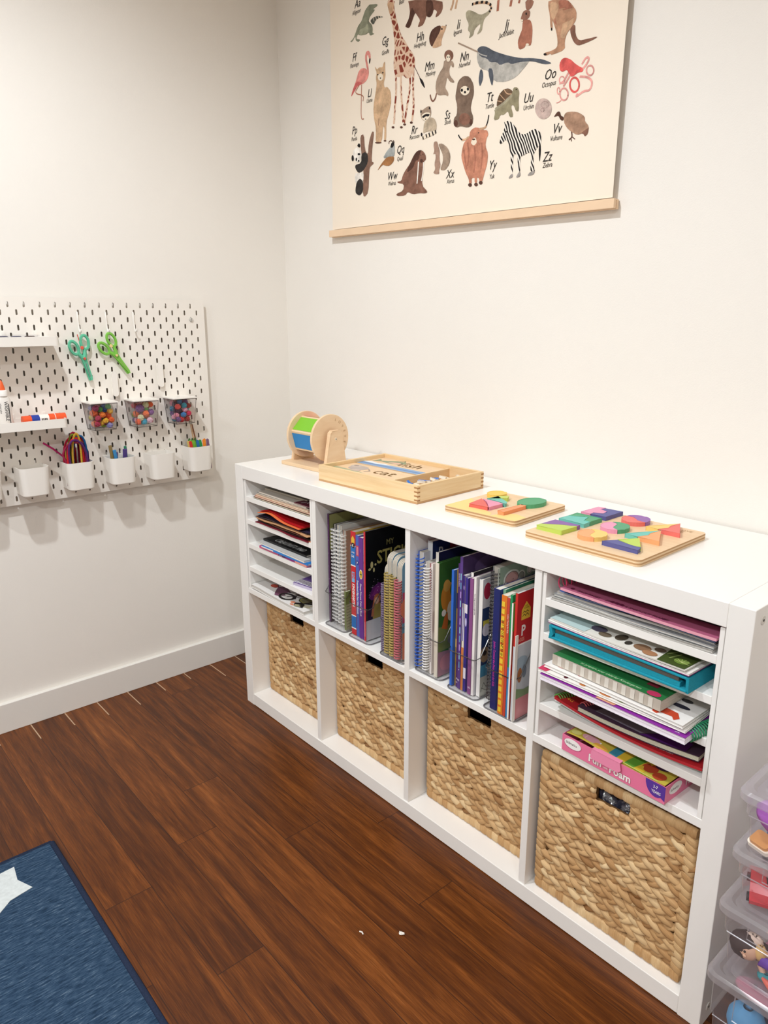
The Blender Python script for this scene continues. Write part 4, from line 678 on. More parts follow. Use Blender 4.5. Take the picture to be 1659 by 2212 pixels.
PP=[(0,0,[-1944,2571,-1868,2594,-1824,2642,-1769,2717,-1684,2759,-1642,2823,-1600,2875,-1518,2909,-1477,2898,-1357,2871,-1351,2847,-1447,2833,-1397,2814,-1509,2764,-1540,2715,-1469,2662,-1449,2599,-1460,2555,-1409,2537,-1511,2534,-1531,2585,-1593,2572,-1719,2592,-1771,2623,-1804,2572,-1709,2542,-1751,2523,-1815,2551,-1824,2612,-1890,2557]),(1,0,[-1750,2623,-1728,2671,-1613,2664,-1571,2700,-1541,2669,-1541,2599,-1593,2578,-1697,2590]),(2,0,[-1509,2713,-1448,2736,-1348,2732,-1220,2681,-1309,2699,-1388,2692,-1439,2642]),(3,4,[-1450,2742,-1422,2686]),(3,4,[-1400,2745,-1372,2690]),(3,4,[-1350,2740,-1322,2685]),(3,4,[-1300,2722,-1273,2667]),(4,0,[-762,2749,-736,2677,-721,2597,-747,2528,-802,2477,-807,2461,-746,2427,-710,2442,-657,2526,-621,2570,-594,2536,-531,2465,-566,2421,-574,2396,-486,2392,-443,2437,-418,2483,-365,2448,-314,2466,-290,2522,-230,2475,-254,2450,-262,2420,-212,2423,-162,2446,-133,2490,-149,2577]),(5,0,[-430,2656,-437,2563,-418,2472,-357,2446,-318,2467,-295,2524,-318,2624]),(5,0,[-721,2597,-747,2528,-800,2478,-804,2464,-752,2433,-710,2447,-662,2527,-627,2572,-685,2652]),(6,20,[40,2524,26,2467,-6,2429]),(6,20,[100,2507,82,2451,75,2421]),(7,22,[746,2326,739,2217]),(7,22,[938,2272,924,2213]),(7,18,[1053,2240,1043,2210]),(8,0,[-1802,2090,-1768,2156,-1714,2186,-1640,2181,-1578,2149,-1565,2111,-1608,2239,-1622,2314,-1596,2367,-1544,2372,-1503,2327,-1497,2261,-1518,2243,-1539,2283,-1555,2322,-1576,2315,-1580,2269,-1546,2166,-1537,2081,-1579,2018,-1664,1988,-1782,1989,-1859,1931,-1937,1873,-1902,1952,-1835,2037]),(9,0,[-1813,2056,-1664,2000,-1782,1989,-1859,1931,-1937,1873,-1902,1952]),(10,0,[-1522,2273,-1497,2261,-1510,2217,-1533,2199,-1535,2246]),(7,9,[-1698,1986,-1712,1746,-1715,1553,-1654,1548]),(7,9,[-1749,1991,-1864,1910,-1650,1844,-1671,1773]),(11,22,[-988,2016,-977,1740,-1000,1607,-1022,1370]),(11,22,[-888,1966,-886,1722,-858,1557,-838,1360]),(11,22,[-710,1927,-716,1687,-768,1539,-811,1344]),(11,22,[-650,1966,-655,1674,-635,1514,-668,1340]),(5,0,[-1008,1328,-1024,1318,-1057,1323,-1074,1340,-1057,1351,-1024,1345]),(5,0,[-842,1299,-858,1289,-890,1294,-906,1311,-890,1321,-859,1316]),(5,0,[-779,1321,-795,1311,-827,1316,-843,1333,-827,1343,-795,1338]),(5,0,[-650,1320,-666,1310,-697,1315,-712,1332,-697,1342,-666,1337]),(11,0,[-1153,2859,-1144,2803,-1107,2688,-1053,2541,-1025,2401,-1007,2263,-1025,2159,-1033,2053,-1006,1954,-924,1904,-852,1921,-780,1862,-710,1857,-632,1925,-616,2011,-643,2107,-731,2196,-802,2292,-873,2373,-927,2471,-981,2601,-1026,2745,-1009,2818]),(6,0,[-1162,2819,-1117,2827,-1044,2802,-1026,2745,-1053,2684,-1107,2677,-1135,2748]),(5,6,[-624,1960,-562,1868,-510,1793]),(10,0,[-545,1832,-467,1773,-423,1663,-501,1743]),(5,0,[-359,2169,-369,2236,-328,2300,-243,2321,-159,2311,-174,2239,-273,2158,-315,2109]),(6,0,[-315,2104,-273,2158,-174,2250,-159,2307,-91,2281,-65,2293,-82,2247,-130,2186,-154,2118,-144,2089,-237,2085]),(10,0,[-131,2263,-138,2255,-153,2259,-161,2271,-154,2279,-138,2275]),(10,0,[-63,2286,-69,2283,-81,2286,-87,2293,-81,2296,-69,2293]),(12,0,[244,2336,290,2354,384,2308,477,2247,582,2251,630,2277,621,2224,540,2197,518,2133,509,2076,425,2053,483,2122,481,2163,391,2126,378,2068,302,2047,331,2101,283,2144,302,2199,256,2272]),(6,16,[620,2244,647,2286,598,2338,472,2379,341,2396]),(10,18,[341,2394,365,2393]),(10,18,[396,2393,441,2386]),(10,18,[478,2378,517,2369]),(10,18,[550,2358,586,2342]),(10,18,[616,2323,638,2302]),(10,18,[645,2281,637,2265]),(10,18,[626,2253,617,2241]),(13,0,[-98,1924,36,1882,70,1843,71,1800,41,1807,20,1844,-11,1787,8,1719,84,1649,76,1629,10,1654,-42,1719,-57,1657,-73,1607,-12,1535,-19,1498,-70,1530,-173,1540,-225,1573,-244,1643,-229,1727,-171,1801,-113,1842]),(4,0,[60,1931,51,1903,22,1887,-17,1888,-58,1906,-88,1936,-99,1969,-89,1998,-61,2013,-21,2012,19,1994,49,1965]),(3,0,[8,1915,4,1896,-9,1884,-27,1883,-46,1893,-59,1911,-65,1932,-61,1951,-48,1963,-29,1964,-11,1955,3,1937]),(10,0,[-30,1935,-35,1929,-45,1931,-50,1939,-45,1946,-35,1943]),(10,0,[1,1927,-3,1921,-13,1924,-19,1932,-14,1938,-4,1936]),(4,14,[-222,1578,-241,1521,-284,1494,-320,1531,-335,1584]),(14,0,[-1412,2147,-1362,2095,-1331,2117,-1251,2099,-1235,2142,-1201,2163,-1202,2076,-1192,1981,-1232,1908,-1212,1845,-1162,1852,-1093,1785,-1077,1688,-1083,1540,-1077,1654,-1123,1522,-1177,1423,-1178,1191,-1224,1193,-1214,1352,-1242,1390,-1271,1184,-1403,1194,-1392,1383,-1439,1526,-1447,1671,-1398,1827,-1373,1926,-1393,2002,-1372,2062,-1408,2123]),(3,0,[-1240,1980,-1247,1959,-1268,1947,-1296,1948,-1324,1960,-1345,1980,-1352,2005,-1345,2025,-1324,2037,-1296,2037,-1267,2025,-1247,2004]),(10,0,[-1334,2030,-1342,2023,-1358,2026,-1366,2037,-1358,2044,-1342,2041]),(10,0,[-1231,2031,-1239,2022,-1255,2026,-1263,2038,-1255,2046,-1239,2043]),(10,0,[-1280,1977,-1288,1971,-1304,1974,-1312,1984,-1304,1990,-1288,1987]),(4,6,[-1335,1496,-1335,1429,-1345,1409]),(5,0,[-1274,1182,-1284,1178,-1310,1179,-1346,1183,-1382,1190,-1408,1199,-1418,1206,-1408,1210,-1382,1210,-1346,1205,-1310,1198,-1284,1190]),(5,0,[-1174,1191,-1183,1185,-1204,1185,-1225,1192,-1233,1200,-1224,1206,-1203,1205,-1183,1199]),(15,0,[441,1901,494,1874,647,1791,914,1689,1236,1614,1198,1575,1052,1480,897,1464,720,1506,631,1639,502,1689,445,1788]),(16,0,[441,1895,467,1919,522,1920,598,1893,705,1823,912,1729,1111,1656,1249,1626,1411,1577,1550,1503,1427,1522,1278,1589,1086,1624,974,1626,915,1663,801,1655,755,1700,651,1720,604,1771,496,1816]),(15,7,[457,1870,510,1833,602,1796]),(13,10,[131,2048,289,1964,454,1875]),(16,0,[502,1689,539,1664,555,1578,504,1490,476,1575]),(16,0,[623,1665,690,1650,715,1544,696,1454,646,1559]),(17,0,[1132,2218,1146,2123,1186,2104,1232,2124,1257,2183]),(17,0,[1077,2045,1103,2110,1150,2120,1211,2093,1203,2033,1156,2019,1096,2015]),(7,0,[1108,2016,1156,2025,1216,2004,1243,1947,1253,1878,1244,1755,1208,1755,1176,1788,1148,1748,1070,1748,1049,1837,1079,1897,1107,1941]),(10,0,[1167,2076,1164,2067,1156,2065,1147,2072,1143,2082,1146,2091,1154,2092,1163,2086]),(3,0,[1115,2027,1110,2021,1096,2022,1082,2028,1076,2037,1081,2043,1095,2042,1109,2036]),(3,0,[1213,1766,1207,1760,1190,1760,1172,1768,1165,1778,1171,1785,1188,1784,1206,1777]),(18,0,[1449,2129,1448,2065,1476,1984,1489,1875,1506,1830,1523,1842,1511,1926,1533,1888,1573,1797,1596,1709,1595,1644,1518,1630,1415,1634,1434,1600,1519,1607,1521,1588,1698,1599,1687,1679,1709,1746,1770,1794,1819,1845,1818,1924,1754,2004,1696,2060]),(7,0,[1574,2094,1602,2006,1542,1926,1539,1887,1603,1846,1631,1919,1693,1958,1779,1950,1731,2026,1696,2060]),(6,0,[1473,2106,1565,2073,1587,1995,1531,1921,1508,1935,1473,2025]),(6,0,[1663,1926,1738,1930,1796,1875,1769,1802,1708,1754,1679,1705,1622,1736,1648,1834]),(4,0,[1809,1816,1819,1710,1867,1642,1972,1632,2096,1623,2077,1610,1944,1596,1860,1596,1803,1642,1759,1725,1747,1784]),(10,0,[1462,1612,1456,1605,1440,1605,1423,1613,1416,1623,1422,1630,1438,1629,1455,1622]),(10,0,[1519,1836,1517,1827,1510,1824,1502,1830,1499,1842,1501,1852,1508,1854,1515,1848]),(19,17,[1855,1380,1932,1359,1986,1399,2013,1448,1970,1466,1922,1409]),(19,17,[1904,1300,2012,1272,2074,1211,2044,1137,1969,1152,1897,1122,1871,1115,1890,1144]),(19,17,[1793,1353,1748,1297,1702,1249]),(19,17,[1759,1369,1699,1291,1649,1289]),(19,13,[2078,1318,2073,1296,2057,1282,2034,1281,2010,1293,1991,1314,1983,1339,1987,1362,2003,1375,2026,1376,2051,1364,2069,1343,2078,1318,2073,1296]),(20,16,[1905,1223,1900,1189,1880,1168,1851,1164,1820,1180,1795,1211,1784,1248,1790,1282,1810,1303,1840,1306,1870,1290,1894,1260,1905,1223,1900,1189]),(19,13,[1770,1160,1765,1131,1747,1113,1721,1110,1693,1124,1672,1150,1662,1182,1667,1211,1686,1229,1712,1232,1739,1218,1761,1192,1770,1160,1765,1131]),(19,9,[1716,1308,1713,1291,1701,1281,1683,1280,1664,1289,1650,1305,1644,1324,1648,1340,1660,1350,1678,1351,1696,1343,1710,1327,1716,1308,1713,1291]),(19,9,[1661,1216,1660,1199,1654,1188,1645,1186,1636,1192,1628,1206,1624,1223,1626,1240,1631,1251,1640,1254,1650,1247,1657,1233,1661,1216,1660,1199]),(19,8,[1684,1119,1651,1104,1623,1106]),(20,0,[1642,1428,1635,1479,1665,1521,1715,1522,1783,1486,1829,1443,1886,1401,1941,1369,1944,1336,1880,1342,1828,1321,1795,1320,1759,1369,1734,1403,1691,1392,1657,1404]),(3,0,[1805,1422,1801,1412,1791,1408,1777,1411,1766,1420,1761,1432,1764,1442,1775,1446,1788,1443,1800,1434]),(10,0,[1796,1424,1793,1417,1784,1416,1774,1422,1769,1430,1773,1437,1782,1438,1792,1433]),(21,0,[122,1545,145,1636,237,1673,333,1643,402,1549,413,1442,381,1369,363,1283,414,1189,401,1106,322,1087,208,1129,142,1119,85,1162,89,1238,138,1261,141,1369,105,1462]),(3,0,[187,1548,257,1563,338,1521,340,1468,267,1447,195,1491]),(10,0,[233,1517,228,1505,214,1502,200,1511,194,1525,199,1538,213,1541,227,1532]),(10,0,[332,1509,327,1497,313,1494,300,1503,293,1517,299,1530,312,1533,326,1524]),(10,0,[285,1485,280,1476,266,1474,253,1482,246,1493,252,1503,265,1504,279,1497]),(5,0,[161,1166,154,1144,137,1133,114,1137,95,1154,87,1179,94,1201,112,1212,134,1208,153,1190]),(5,0,[403,1137,399,1118,385,1108,367,1111,352,1126,346,1148,350,1167,364,1177,382,1174,397,1159]),(4,0,[367,1176,355,1144,321,1125,273,1124,223,1142,187,1174,172,1212,184,1244,219,1263,268,1263,316,1245,353,1213]),(22,0,[738,1208,826,1222,994,1321,1018,1385,1075,1373,1106,1317,1096,1250,1110,1127,1068,1125,1028,1203,986,1202,1035,1081,978,1081,945,1159,889,1123,837,1138,810,1092,736,1095,754,1174]),(23,0,[774,1232,778,1293,811,1358,875,1395,947,1390,1009,1347,994,1321,895,1280,833,1226]),(6,6,[811,1358,880,1293,895,1280]),(6,6,[875,1395,921,1335,994,1321]),(6,6,[781,1293,853,1268]),(10,0,[1072,1352,1066,1347,1053,1350,1047,1358,1053,1362,1065,1360]),(12,20,[753,1208,883,1247,1001,1309]),(24,0,[1567,1060,1562,1025,1545,997,1516,979,1480,973,1440,980,1401,1000,1369,1030,1346,1066,1337,1104,1342,1139,1360,1167,1389,1185,1426,1190,1466,1182,1504,1162,1536,1133,1557,1097]),(25,5,[1465,1065,1458,1052,1442,1050,1424,1059,1416,1074,1422,1087,1439,1089,1457,1080,1465,1065,1458,1052]),(25,3,[1523,1107,1515,1089,1489,1081,1456,1088,1428,1105,1417,1128,1426,1146,1452,1153,1484,1147,1512,1129,1523,1107,1515,1089]),(26,0,[1732,962,1761,989,1849,979,1924,954,2001,902,2005,855,2063,798,2054,725,2017,706,1989,745,1917,738,1826,792,1772,840,1737,894]),(4,0,[1846,855,1906,873,1947,818,1995,829,2063,798,2054,725,2017,706,1989,745,1917,738,1876,793]),(5,0,[1597,972,1645,1018,1678,1010,1694,964,1733,947,1729,912,1691,923,1659,975,1617,971]),(5,9,[1842,789,1856,730,1814,708]),(5,6,[1856,730,1893,702]),(5,6,[1837,728,1849,688]),(27,0,[842,847,850,888,891,943,910,1002,892,1061,932,1008,936,1061,1010,1025,1085,950,1146,879,1230,865,1297,893,1365,896,1436,840,1447,729,1404,706,1360,662,1343,604,1365,479,1380,457,1325,459,1310,477,1315,608,1297,672,1188,643,1153,643,1169,486,1141,479,1125,513,1120,638,1086,684,1051,669,1055,470,1033,473,1015,674,988,772,963,838,918,856,876,821]),(10,0,[1419,733,1438,730,1448,649,1435,525,1416,654]),(10,0,[875,837,870,826,858,823,845,830,839,843,844,854,856,857,869,850]),(10,0,[953,936,949,930,939,929,928,933,924,941,928,946,938,947,948,943]),(28,0,[1055,475,1060,433,988,427,1026,469]),(28,0,[1169,481,1172,428,1101,422,1138,475]),(28,0,[1379,464,1361,421,1264,421,1311,461]),(29,0,[241,858,269,934,355,979,367,1046,439,1073,511,1055,583,1018,640,1009,663,956,630,914,620,837,666,752,657,636,619,543,587,447,544,443,535,494,498,509,505,448,464,448,462,514,410,510,417,449,373,454,366,506,311,584,262,693,229,779]),(7,15,[328,924,363,779,338,662]),(7,15,[447,865,468,703,445,566]),(7,15,[561,886,581,746,560,590]),(7,15,[271,853,298,728,325,623]),(3,0,[380,910,412,958,458,962,486,898,432,870]),(5,0,[456,938,448,932,430,932,411,938,403,946,411,952,429,952,448,946]),(10,0,[519,998,513,993,500,995,493,1003,499,1008,512,1006]),(6,14,[348,985,282,961,230,970]),(10,10,[238,967,194,1001,172,1037]),(6,15,[519,1041,597,1035,626,1059]),(10,10,[624,1058,647,1103,657,1168]),(5,0,[421,433,412,418,389,415,366,424,355,441,364,456,387,460,411,450]),(5,0,[520,425,512,411,489,407,466,417,456,434,465,448,487,452,510,442]),(5,0,[595,436,586,422,564,418,541,427,531,444,540,459,562,462,585,453]),(13,0,[-515,1454,-473,1431,-416,1451,-359,1460,-322,1443,-308,1359,-340,1313,-413,1290,-479,1328,-505,1375]),(3,0,[-489,1382,-415,1397,-325,1377,-340,1318,-413,1293,-476,1330]),(10,0,[-483,1360,-414,1380,-329,1360,-361,1336,-406,1351,-455,1336]),(10,0,[-395,1315,-402,1309,-417,1312,-425,1320,-418,1326,-403,1323]),(10,0,[-482,1417,-490,1404,-505,1407,-512,1423,-505,1436,-490,1433]),(10,0,[-328,1429,-335,1416,-349,1419,-357,1434,-350,1447,-335,1444]),(30,0,[-437,1289,-332,1327,-251,1297,-209,1228,-215,1147,-394,1172,-451,1156,-452,1198]),(3,28,[-467,1106,-360,1120,-223,1138]),(10,13,[-459,1126,-449,1087]),(10,13,[-402,1142,-384,1098]),(10,13,[-348,1149,-327,1098]),(10,13,[-288,1154,-266,1104]),(10,13,[-235,1160,-221,1117]),(10,0,[-466,1148,-471,1132,-483,1128,-494,1136,-500,1154,-495,1169,-483,1174,-471,1165]),(13,0,[-180,991,-100,983,-5,917,45,827,32,726,-44,664,-124,677,-125,707,-87,764,-89,847,-130,916]),(31,0,[-260,978,-253,1029,-197,1025,-179,975,-146,908,-151,815,-125,728,-156,680,-147,636,-203,639,-261,662,-221,699,-239,765,-216,835,-225,889,-266,879,-242,923]),(4,0,[-841,708,-797,758,-693,841,-625,929,-557,972,-473,966,-406,906,-393,840,-437,826,-452,688,-466,539,-355,450,-397,433,-515,452,-636,450,-741,496,-794,452,-960,468,-969,495,-830,518,-813,599,-939,630,-953,647,-867,645]),(5,0,[-625,929,-557,972,-473,966,-506,932,-539,851,-590,859,-640,769,-761,731,-727,803]),(32,12,[-535,835,-545,701,-560,573]),(32,10,[-440,816,-444,709,-475,594]),(5,0,[-449,833,-458,817,-479,814,-501,824,-510,842,-501,857,-480,861,-458,851]),(10,0,[-482,907,-487,902,-497,904,-502,910,-497,915,-487,913]),(10,0,[-442,912,-447,907,-457,908,-462,915,-457,919,-447,918]),(33,0,[-1253,979,-1159,1066,-1086,1099,-1064,1150,-1013,1142,-999,1052,-1013,966,-1122,982]),(34,0,[-1377,832,-1272,925,-1159,988,-1013,973,-1022,911,-1104,867,-1197,881,-1253,906]),(10,0,[-1095,1095,-1068,1151,-1017,1152,-1013,1109,-1049,1082]),(5,7,[-1053,1154,-1068,1179,-1122,1173,-1122,1143]),(5,7,[-1040,1155,-1031,1173,-1010,1142]),(35,0,[-1478,1359,-1430,1345,-1470,1171,-1491,974,-1443,962,-1453,940,-1521,915,-1541,872,-1564,582,-1664,529,-1693,622,-1660,853,-1707,1093,-1725,1212,-1733,1346,-1653,1357,-1636,1152,-1568,1072,-1547,1229]),(36,0,[-1897,1181,-1815,1215,-1716,1164,-1707,1070,-1758,1002,-1839,1025,-1895,1098]),(36,0,[-1862,881,-1781,864,-1664,865,-1672,737,-1855,725]),(10,0,[-1811,1226,-1764,1261,-1731,1224,-1745,1194]),(10,0,[-1881,1078,-1890,1050,-1910,1040,-1930,1056,-1938,1087,-1929,1116,-1909,1125,-1889,1110]),(37,0,[-1706,1105,-1637,1125,-1568,1084,-1564,979,-1660,888,-1781,864,-1851,938,-1854,984,-1718,990]),(37,0,[-1856,659,-1823,757,-1741,796,-1678,738,-1679,620,-1755,560,-1847,604]),(10,0,[-1734,1109,-1744,1099,-1767,1098,-1789,1106,-1799,1119,-1789,1129,-1766,1130,-1744,1122]),(10,0,[-1806,1052,-1812,1036,-1825,1031,-1837,1040,-1842,1057,-1837,1073,-1824,1078,-1811,1069]),(10,0,[-1756,1025,-1761,1016,-1774,1013,-1787,1019,-1792,1030,-1787,1039,-1774,1041,-1761,1035])]
PT=[('Aa', 'Alligator', -1834, 2944, -1886, 2875), ('Gg', 'Giraffe', -1270, 2354, -1270, 2244), ('Ff', 'Flamingo', -1897, 2312, -1945, 2242), ('Hh', 'Hedgehog', -602, 2233, -644, 2173), ('Ii', 'Iguana', 100, 2197, 52, 2146), ('Ll', 'Llama', -1570, 1799, -1591, 1734), ('Mm', 'Monkey', -444, 1867, -422, 1802), ('Nn', 'Narwhal', 165, 1832, 152, 1771), ('Jj', 'Jackrabbit', 853, 1999, 774, 1936), ('Oo', 'Octopus', 1440, 1362, 1413, 1293), ('Tt', 'Turtle', 605, 1308, 595, 1240), ('Uu', 'Urchin', 1164, 1188, 1168, 1117), ('Vv', 'Vulture', 1586, 804, 1562, 735), ('Zz', 'Zebra', 1476, 538, 1480, 476), ('Yy', 'Yak', 678, 568, 694, 465), ('Ss', 'Sloth', -75, 1250, -74, 1191), ('Rr', 'Raccoon', -684, 1185, -713, 1127), ('Pp', 'Panda', -1923, 1395, -1936, 1308), ('Qq', 'Quail', -968, 994, -958, 905), ('Ww', 'Walrus', -1159, 688, -1141, 618), ('Xx', 'Xerus', -29, 564, -16, 503), ('', 'Bear', 0, 0, -928, 2741)]
# ================= ON TOP OF THE SHELF
birch=wood_mat('birch_ply',[(0,'dcb88f'),(.5,'e8c9a2'),(1,'efd6b4')],(2,14,2),.5,5)
birch_v=wood_mat('birch_face',[(0,'dfbd96'),(.5,'e9cba6'),(1,'f0d8b8')],(3,3,12),.5,5)
pine=wood_mat('pine',[(0,'d9b27f'),(.45,'e6c696'),(.7,'ecd0a4'),(1,'f0dab4')],(2.5,40,40),.5,3)
pine_y=wood_mat('pine_side',[(0,'d9b27f'),(.45,'e6c696'),(.7,'ecd0a4'),(1,'f0dab4')],(40,2.5,40),.5,3)
ply_e=wood_mat('ply_edge',[(0,'a97f55'),(.5,'d4ae80'),(1,'e6c8a0')],(1,1,1),.6,600)
Z=H+.0003
# spinning drum
t=thing('rainbow_spinning_drum','wooden spinning drum toy with green and blue panels, left end of the shelf top','toy drum',(.179,.172,Z),(0,0,R(2.5)))
b=MB(); b.rbox(-.088,.088,-.070,.070,0,.010,.004,ez=.001); b.build('base_board',birch,t)
zc=.083
for s_,x in ((-1,-.082),(1,.066)):
    b=MB(); b.prism([(-.036,.010),(.036,.010),(.021,.100),(.016,.106),(-.012,.106),(-.019,.100)],'x',x,x+.0115); sp2=b.build('support_post',birch_v,t,bevel=.0012)
    b=MB(); b.lathe([(.0042,0),(.0042,.0008)],(x+(0 if s_<0 else .0115),0,zc),'x',14,0); b.lathe([(.0016,.0009),(.0016,.0014)],(x+(0 if s_<0 else .0115),0,zc),'x',8,1); b.build('axle_pin',[mat('efe0c8',.5),mat('3a2a1c',.6)],sp2)
for x in (-.062,.046):
    b=MB(); b.lathe([(.0655,0),(.0665,.001),(.0665,.007),(.0655,.008)],(x,0,zc),'x',48); dk=b.build('side_disc',birch_v,t,auto=40)
    if x>0:
        b=MB()
        for k,ch in enumerate('LOVEVERY'):
            a=R(68-17*k); rr=.050; p=Vector((x+.0083,rr*math.cos(a),zc+rr*math.sin(a))); xd=Vector((0,math.sin(a),-math.cos(a))); yd=Vector((0,math.cos(a),math.sin(a)))
            b.text(ch,p,xd,yd,.0105,0,align='CENTER')
        b.build('engraved_letters',mat('b08e66',.7),dk)
b=MB()
pc=['7fc234','2f84c4','d8433a','f0c838','e8853a','7b4a9a']
ms=[birch]+[mat(c,.5,.3) for c in pc]; dr=.056
hexp=[(dr*math.cos(R(60*k+45)),zc+dr*math.sin(R(60*k+45))) for k in range(6)]
b.prism(hexp,'x',-.054,.046,0)
for k in range(6):
    a=Vector((0,*hexp[k])); c=Vector((0,*hexp[(k+1)%6])); n=((a+c)/2-Vector((0,0,zc))).normalized()*.0009; a2=a.lerp(c,.10)+n; c2=a.lerp(c,.90)+n
    i=[b.V((-.053,a2.y,a2.z)),b.V((.045,a2.y,a2.z)),b.V((.045,c2.y,c2.z)),b.V((-.053,c2.y,c2.z))]
    m_=1+{1:0,2:1}.get(k,(k+2)%6 if (k+2)%6>1 else 4); b.F(i,m_)
b.build('hexagonal_drum',ms,t)
# ---- spelling game box
t=thing('spelling_box','open wooden tray box with two picture spelling boards on the shelf top','wooden box',(.521,.172,Z),(0,0,R(2.6)))
bw,bd,bh,th=.352,.236,.042,.0095; x0,x1,y0,y1=-bw/2,bw/2,-bd/2,bd/2
b=MB(); b.box(x0,x1,y0,y1,0,.0045); b.build('bottom_panel',mat('c49a6c',.6),t)
for nm,bx,mt in (('front_wall',(x0,x1,y0,y0+th),pine),('back_wall',(x0,x1,y1-th,y1),pine),('side_wall',(x0,x0+th,y0+th,y1-th),pine_y),('side_wall',(x1-th,x1,y0+th,y1-th),pine_y)):
    b=MB(); b.box(*bx,.0045,bh); wl=b.build(nm,mt,t,bevel=.0006)
b=MB()
for k in range(4):
    for yy in (y0-.0002,): b.box(x1-th,x1+.0002,y0-.0002,y0+.0001,.007+.0095*k,.0105+.0095*k)
    b.box(x1-.0001,x1+.0002,y0-.0001,y0+th,.0055+.0095*k+.0005,.0095+.0095*k); b.box(x1-.0001,x1+.0002,y1-th,y1+.0001,.0055+.0095*k,.0095+.0095*k)
b.build('finger_joint',mat('a97a4c',.6),t)
b=MB(); b.box(.068,.073,y0+th,y1-th,.0045,.036); b.build('divider_slat',pine_y,t,bevel=.0005)
lx0,lx1=x0+th+.001,.067
blue='5b86b8'
def sboard(label,yc,hh,word,items,tx):
    T_=thing('spelling_board',label,'spelling board',(0,0,0),(0,0,0),'picture spelling boards'); T_.location=(.521,.172,Z+.0262); T_.rotation_euler=(0,0,R(2.6))
    ms=[birch]; b=MB(); b.box(lx0,lx1,yc-hh/2,yc+hh/2,0,.0065,0)
    decals(b,items,lambda a,c:(a,c,.0065),ms,(0,0,1)); b.build('board_face',ms,T_)
    b=MB(); b.text(word,(tx,yc-.006,.0068),(1,.06,0),(-.1,1,0),.058,0,0,.004,fx=.98); 
    b.build('letter_grooves',mat('7a5c38',.8,.1),T_)  # flat letters; the brown stands in for shade in the recesses
    return T_
yf=y0+th+.0535; yb=y1-th-.0525
sboard('spelling board with the word cat at the front of the wooden box',yf,.104,'cat',[('p',[(lx0,yf-.05),(lx1,yf-.05),(lx1,yf-.046),(lx0+.09,yf-.018),(lx0,yf-.012)],'a7ad8a'),('c',lx0+.06,yf+.012,.030,.024,'b9aaa0'),('c',lx0+.036,yf+.026,.016,.014,'c8b9ae'),('c',lx0+.035,yf+.028,.008,.006,'9a8478'),('c',lx0+.075,yf-.012,.016,.010,'c8b4a4'),('p',[(lx0,yf-.02),(lx0+.03,yf-.03),(lx0+.02,yf-.05),(lx0,yf-.05)],'8f9a70'),('s',[(lx0+.09,yf+.02),(lx0+.11,yf+.005),(lx0+.105,yf-.01)],.004,'a89488')],-.040)
sboard('spelling board with the word fish above blue water at the back of the wooden box',yb,.104,'fish',[('r',lx0,lx1,yb-.052,yb-.020,'86a9cf'),('r',lx0,lx1,yb-.042,yb-.032,'5f88bc'),('p',[(lx0,yb-.02),(lx0+.02,yb-.012),(lx0+.05,yb-.02),(lx0+.07,yb-.014),(lx0+.1,yb-.022),(lx0+.05,yb-.03),(lx0,yb-.026)],'e4eef4'),('p',[(lx0+.012,yb+.028),(lx0+.03,yb+.012),(lx0+.045,yb+.018),(lx0+.070,yb+.036),(lx0+.10,yb+.036),(lx0+.115,yb+.020),(lx0+.10,yb+.004),(lx0+.06,yb+.000),(lx0+.035,yb+.006),(lx0+.014,yb-.008)],'8c9a78'),('p',[(lx0+.055,yb+.008),(lx0+.09,yb+.022),(lx0+.108,yb+.012),(lx0+.09,yb+.002)],'e0b8a0'),('c',lx0+.098,yb+.022,.003,'2a2a24'),('s',[(lx0+.072,yb+.030),(lx0+.085,yb+.048),(lx0+.095,yb+.036)],.003,'6f7f60')],-.062)
# loose letters in the compartment
LC=[('c','4f8ed0'),('a','f0ead8'),('f','2f6fc0'),('i','4f8ed0'),('s','e8e0cc'),('h','2f6fc0'),('t','5a9ad8'),('o','e0c89a'),('b','3a78c4'),('e','4f8ed0'),('g','2f6fc0'),('n','d9b98a'),('u','e0b890'),('m','c9a070'),('l','3a78c4'),('r','f0ead8')]
rg=random.Random(11)
cm=Matrix.Rotation(R(2.6),4,'Z')
for k,(ch,c_) in enumerate(LC):
    lx=.090+.058*rg.random()+.008; ly=-.092+.0118*k+rg.uniform(-.003,.003); p=cm@Vector((lx,ly,0))
    zz=Z+.010+.0085*(k%3)
    t_=thing('wooden_letter','small %s letter %s lying among the loose letters in the wooden box'%({'4f8ed0':'light blue','2f6fc0':'deep blue','5a9ad8':'pale blue','3a78c4':'mid blue','f0ead8':'cream painted','e8e0cc':'off-white','e0c89a':'yellowish wood','d9b98a':'tan wood','e0b890':'pinkish wood','c9a070':'brown wood'}[c_],ch),'wooden letter',(.521+p.x,.172+p.y,zz),(R(rg.uniform(-22,22)),R(rg.uniform(-22,22)),R(rg.uniform(0,360))),'loose wooden letters')
    b=MB(); vs2,fs2=glyphs(ch,0,.03,'CENTER',2); sz=.040
    top=[b.V((a*sz,c*sz-.008,.006)) for a,c in vs2]; bot=[b.V((a*sz,c*sz-.008,0)) for a,c in vs2]; ec={}
    for f in fs2:
        b.F([top[i] for i in f],0); b.F([bot[i] for i in f][::-1],1)
        for i in range(len(f)): e=(f[i],f[(i+1)%len(f)]); ec[e]=1
    for (i,j) in ec:
        if (j,i) not in ec: b.F((bot[i],bot[j],top[j],top[i]),1)
    b.build('letter_body',[mat(c_,.45),mat('efe6d2',.5)],t_)
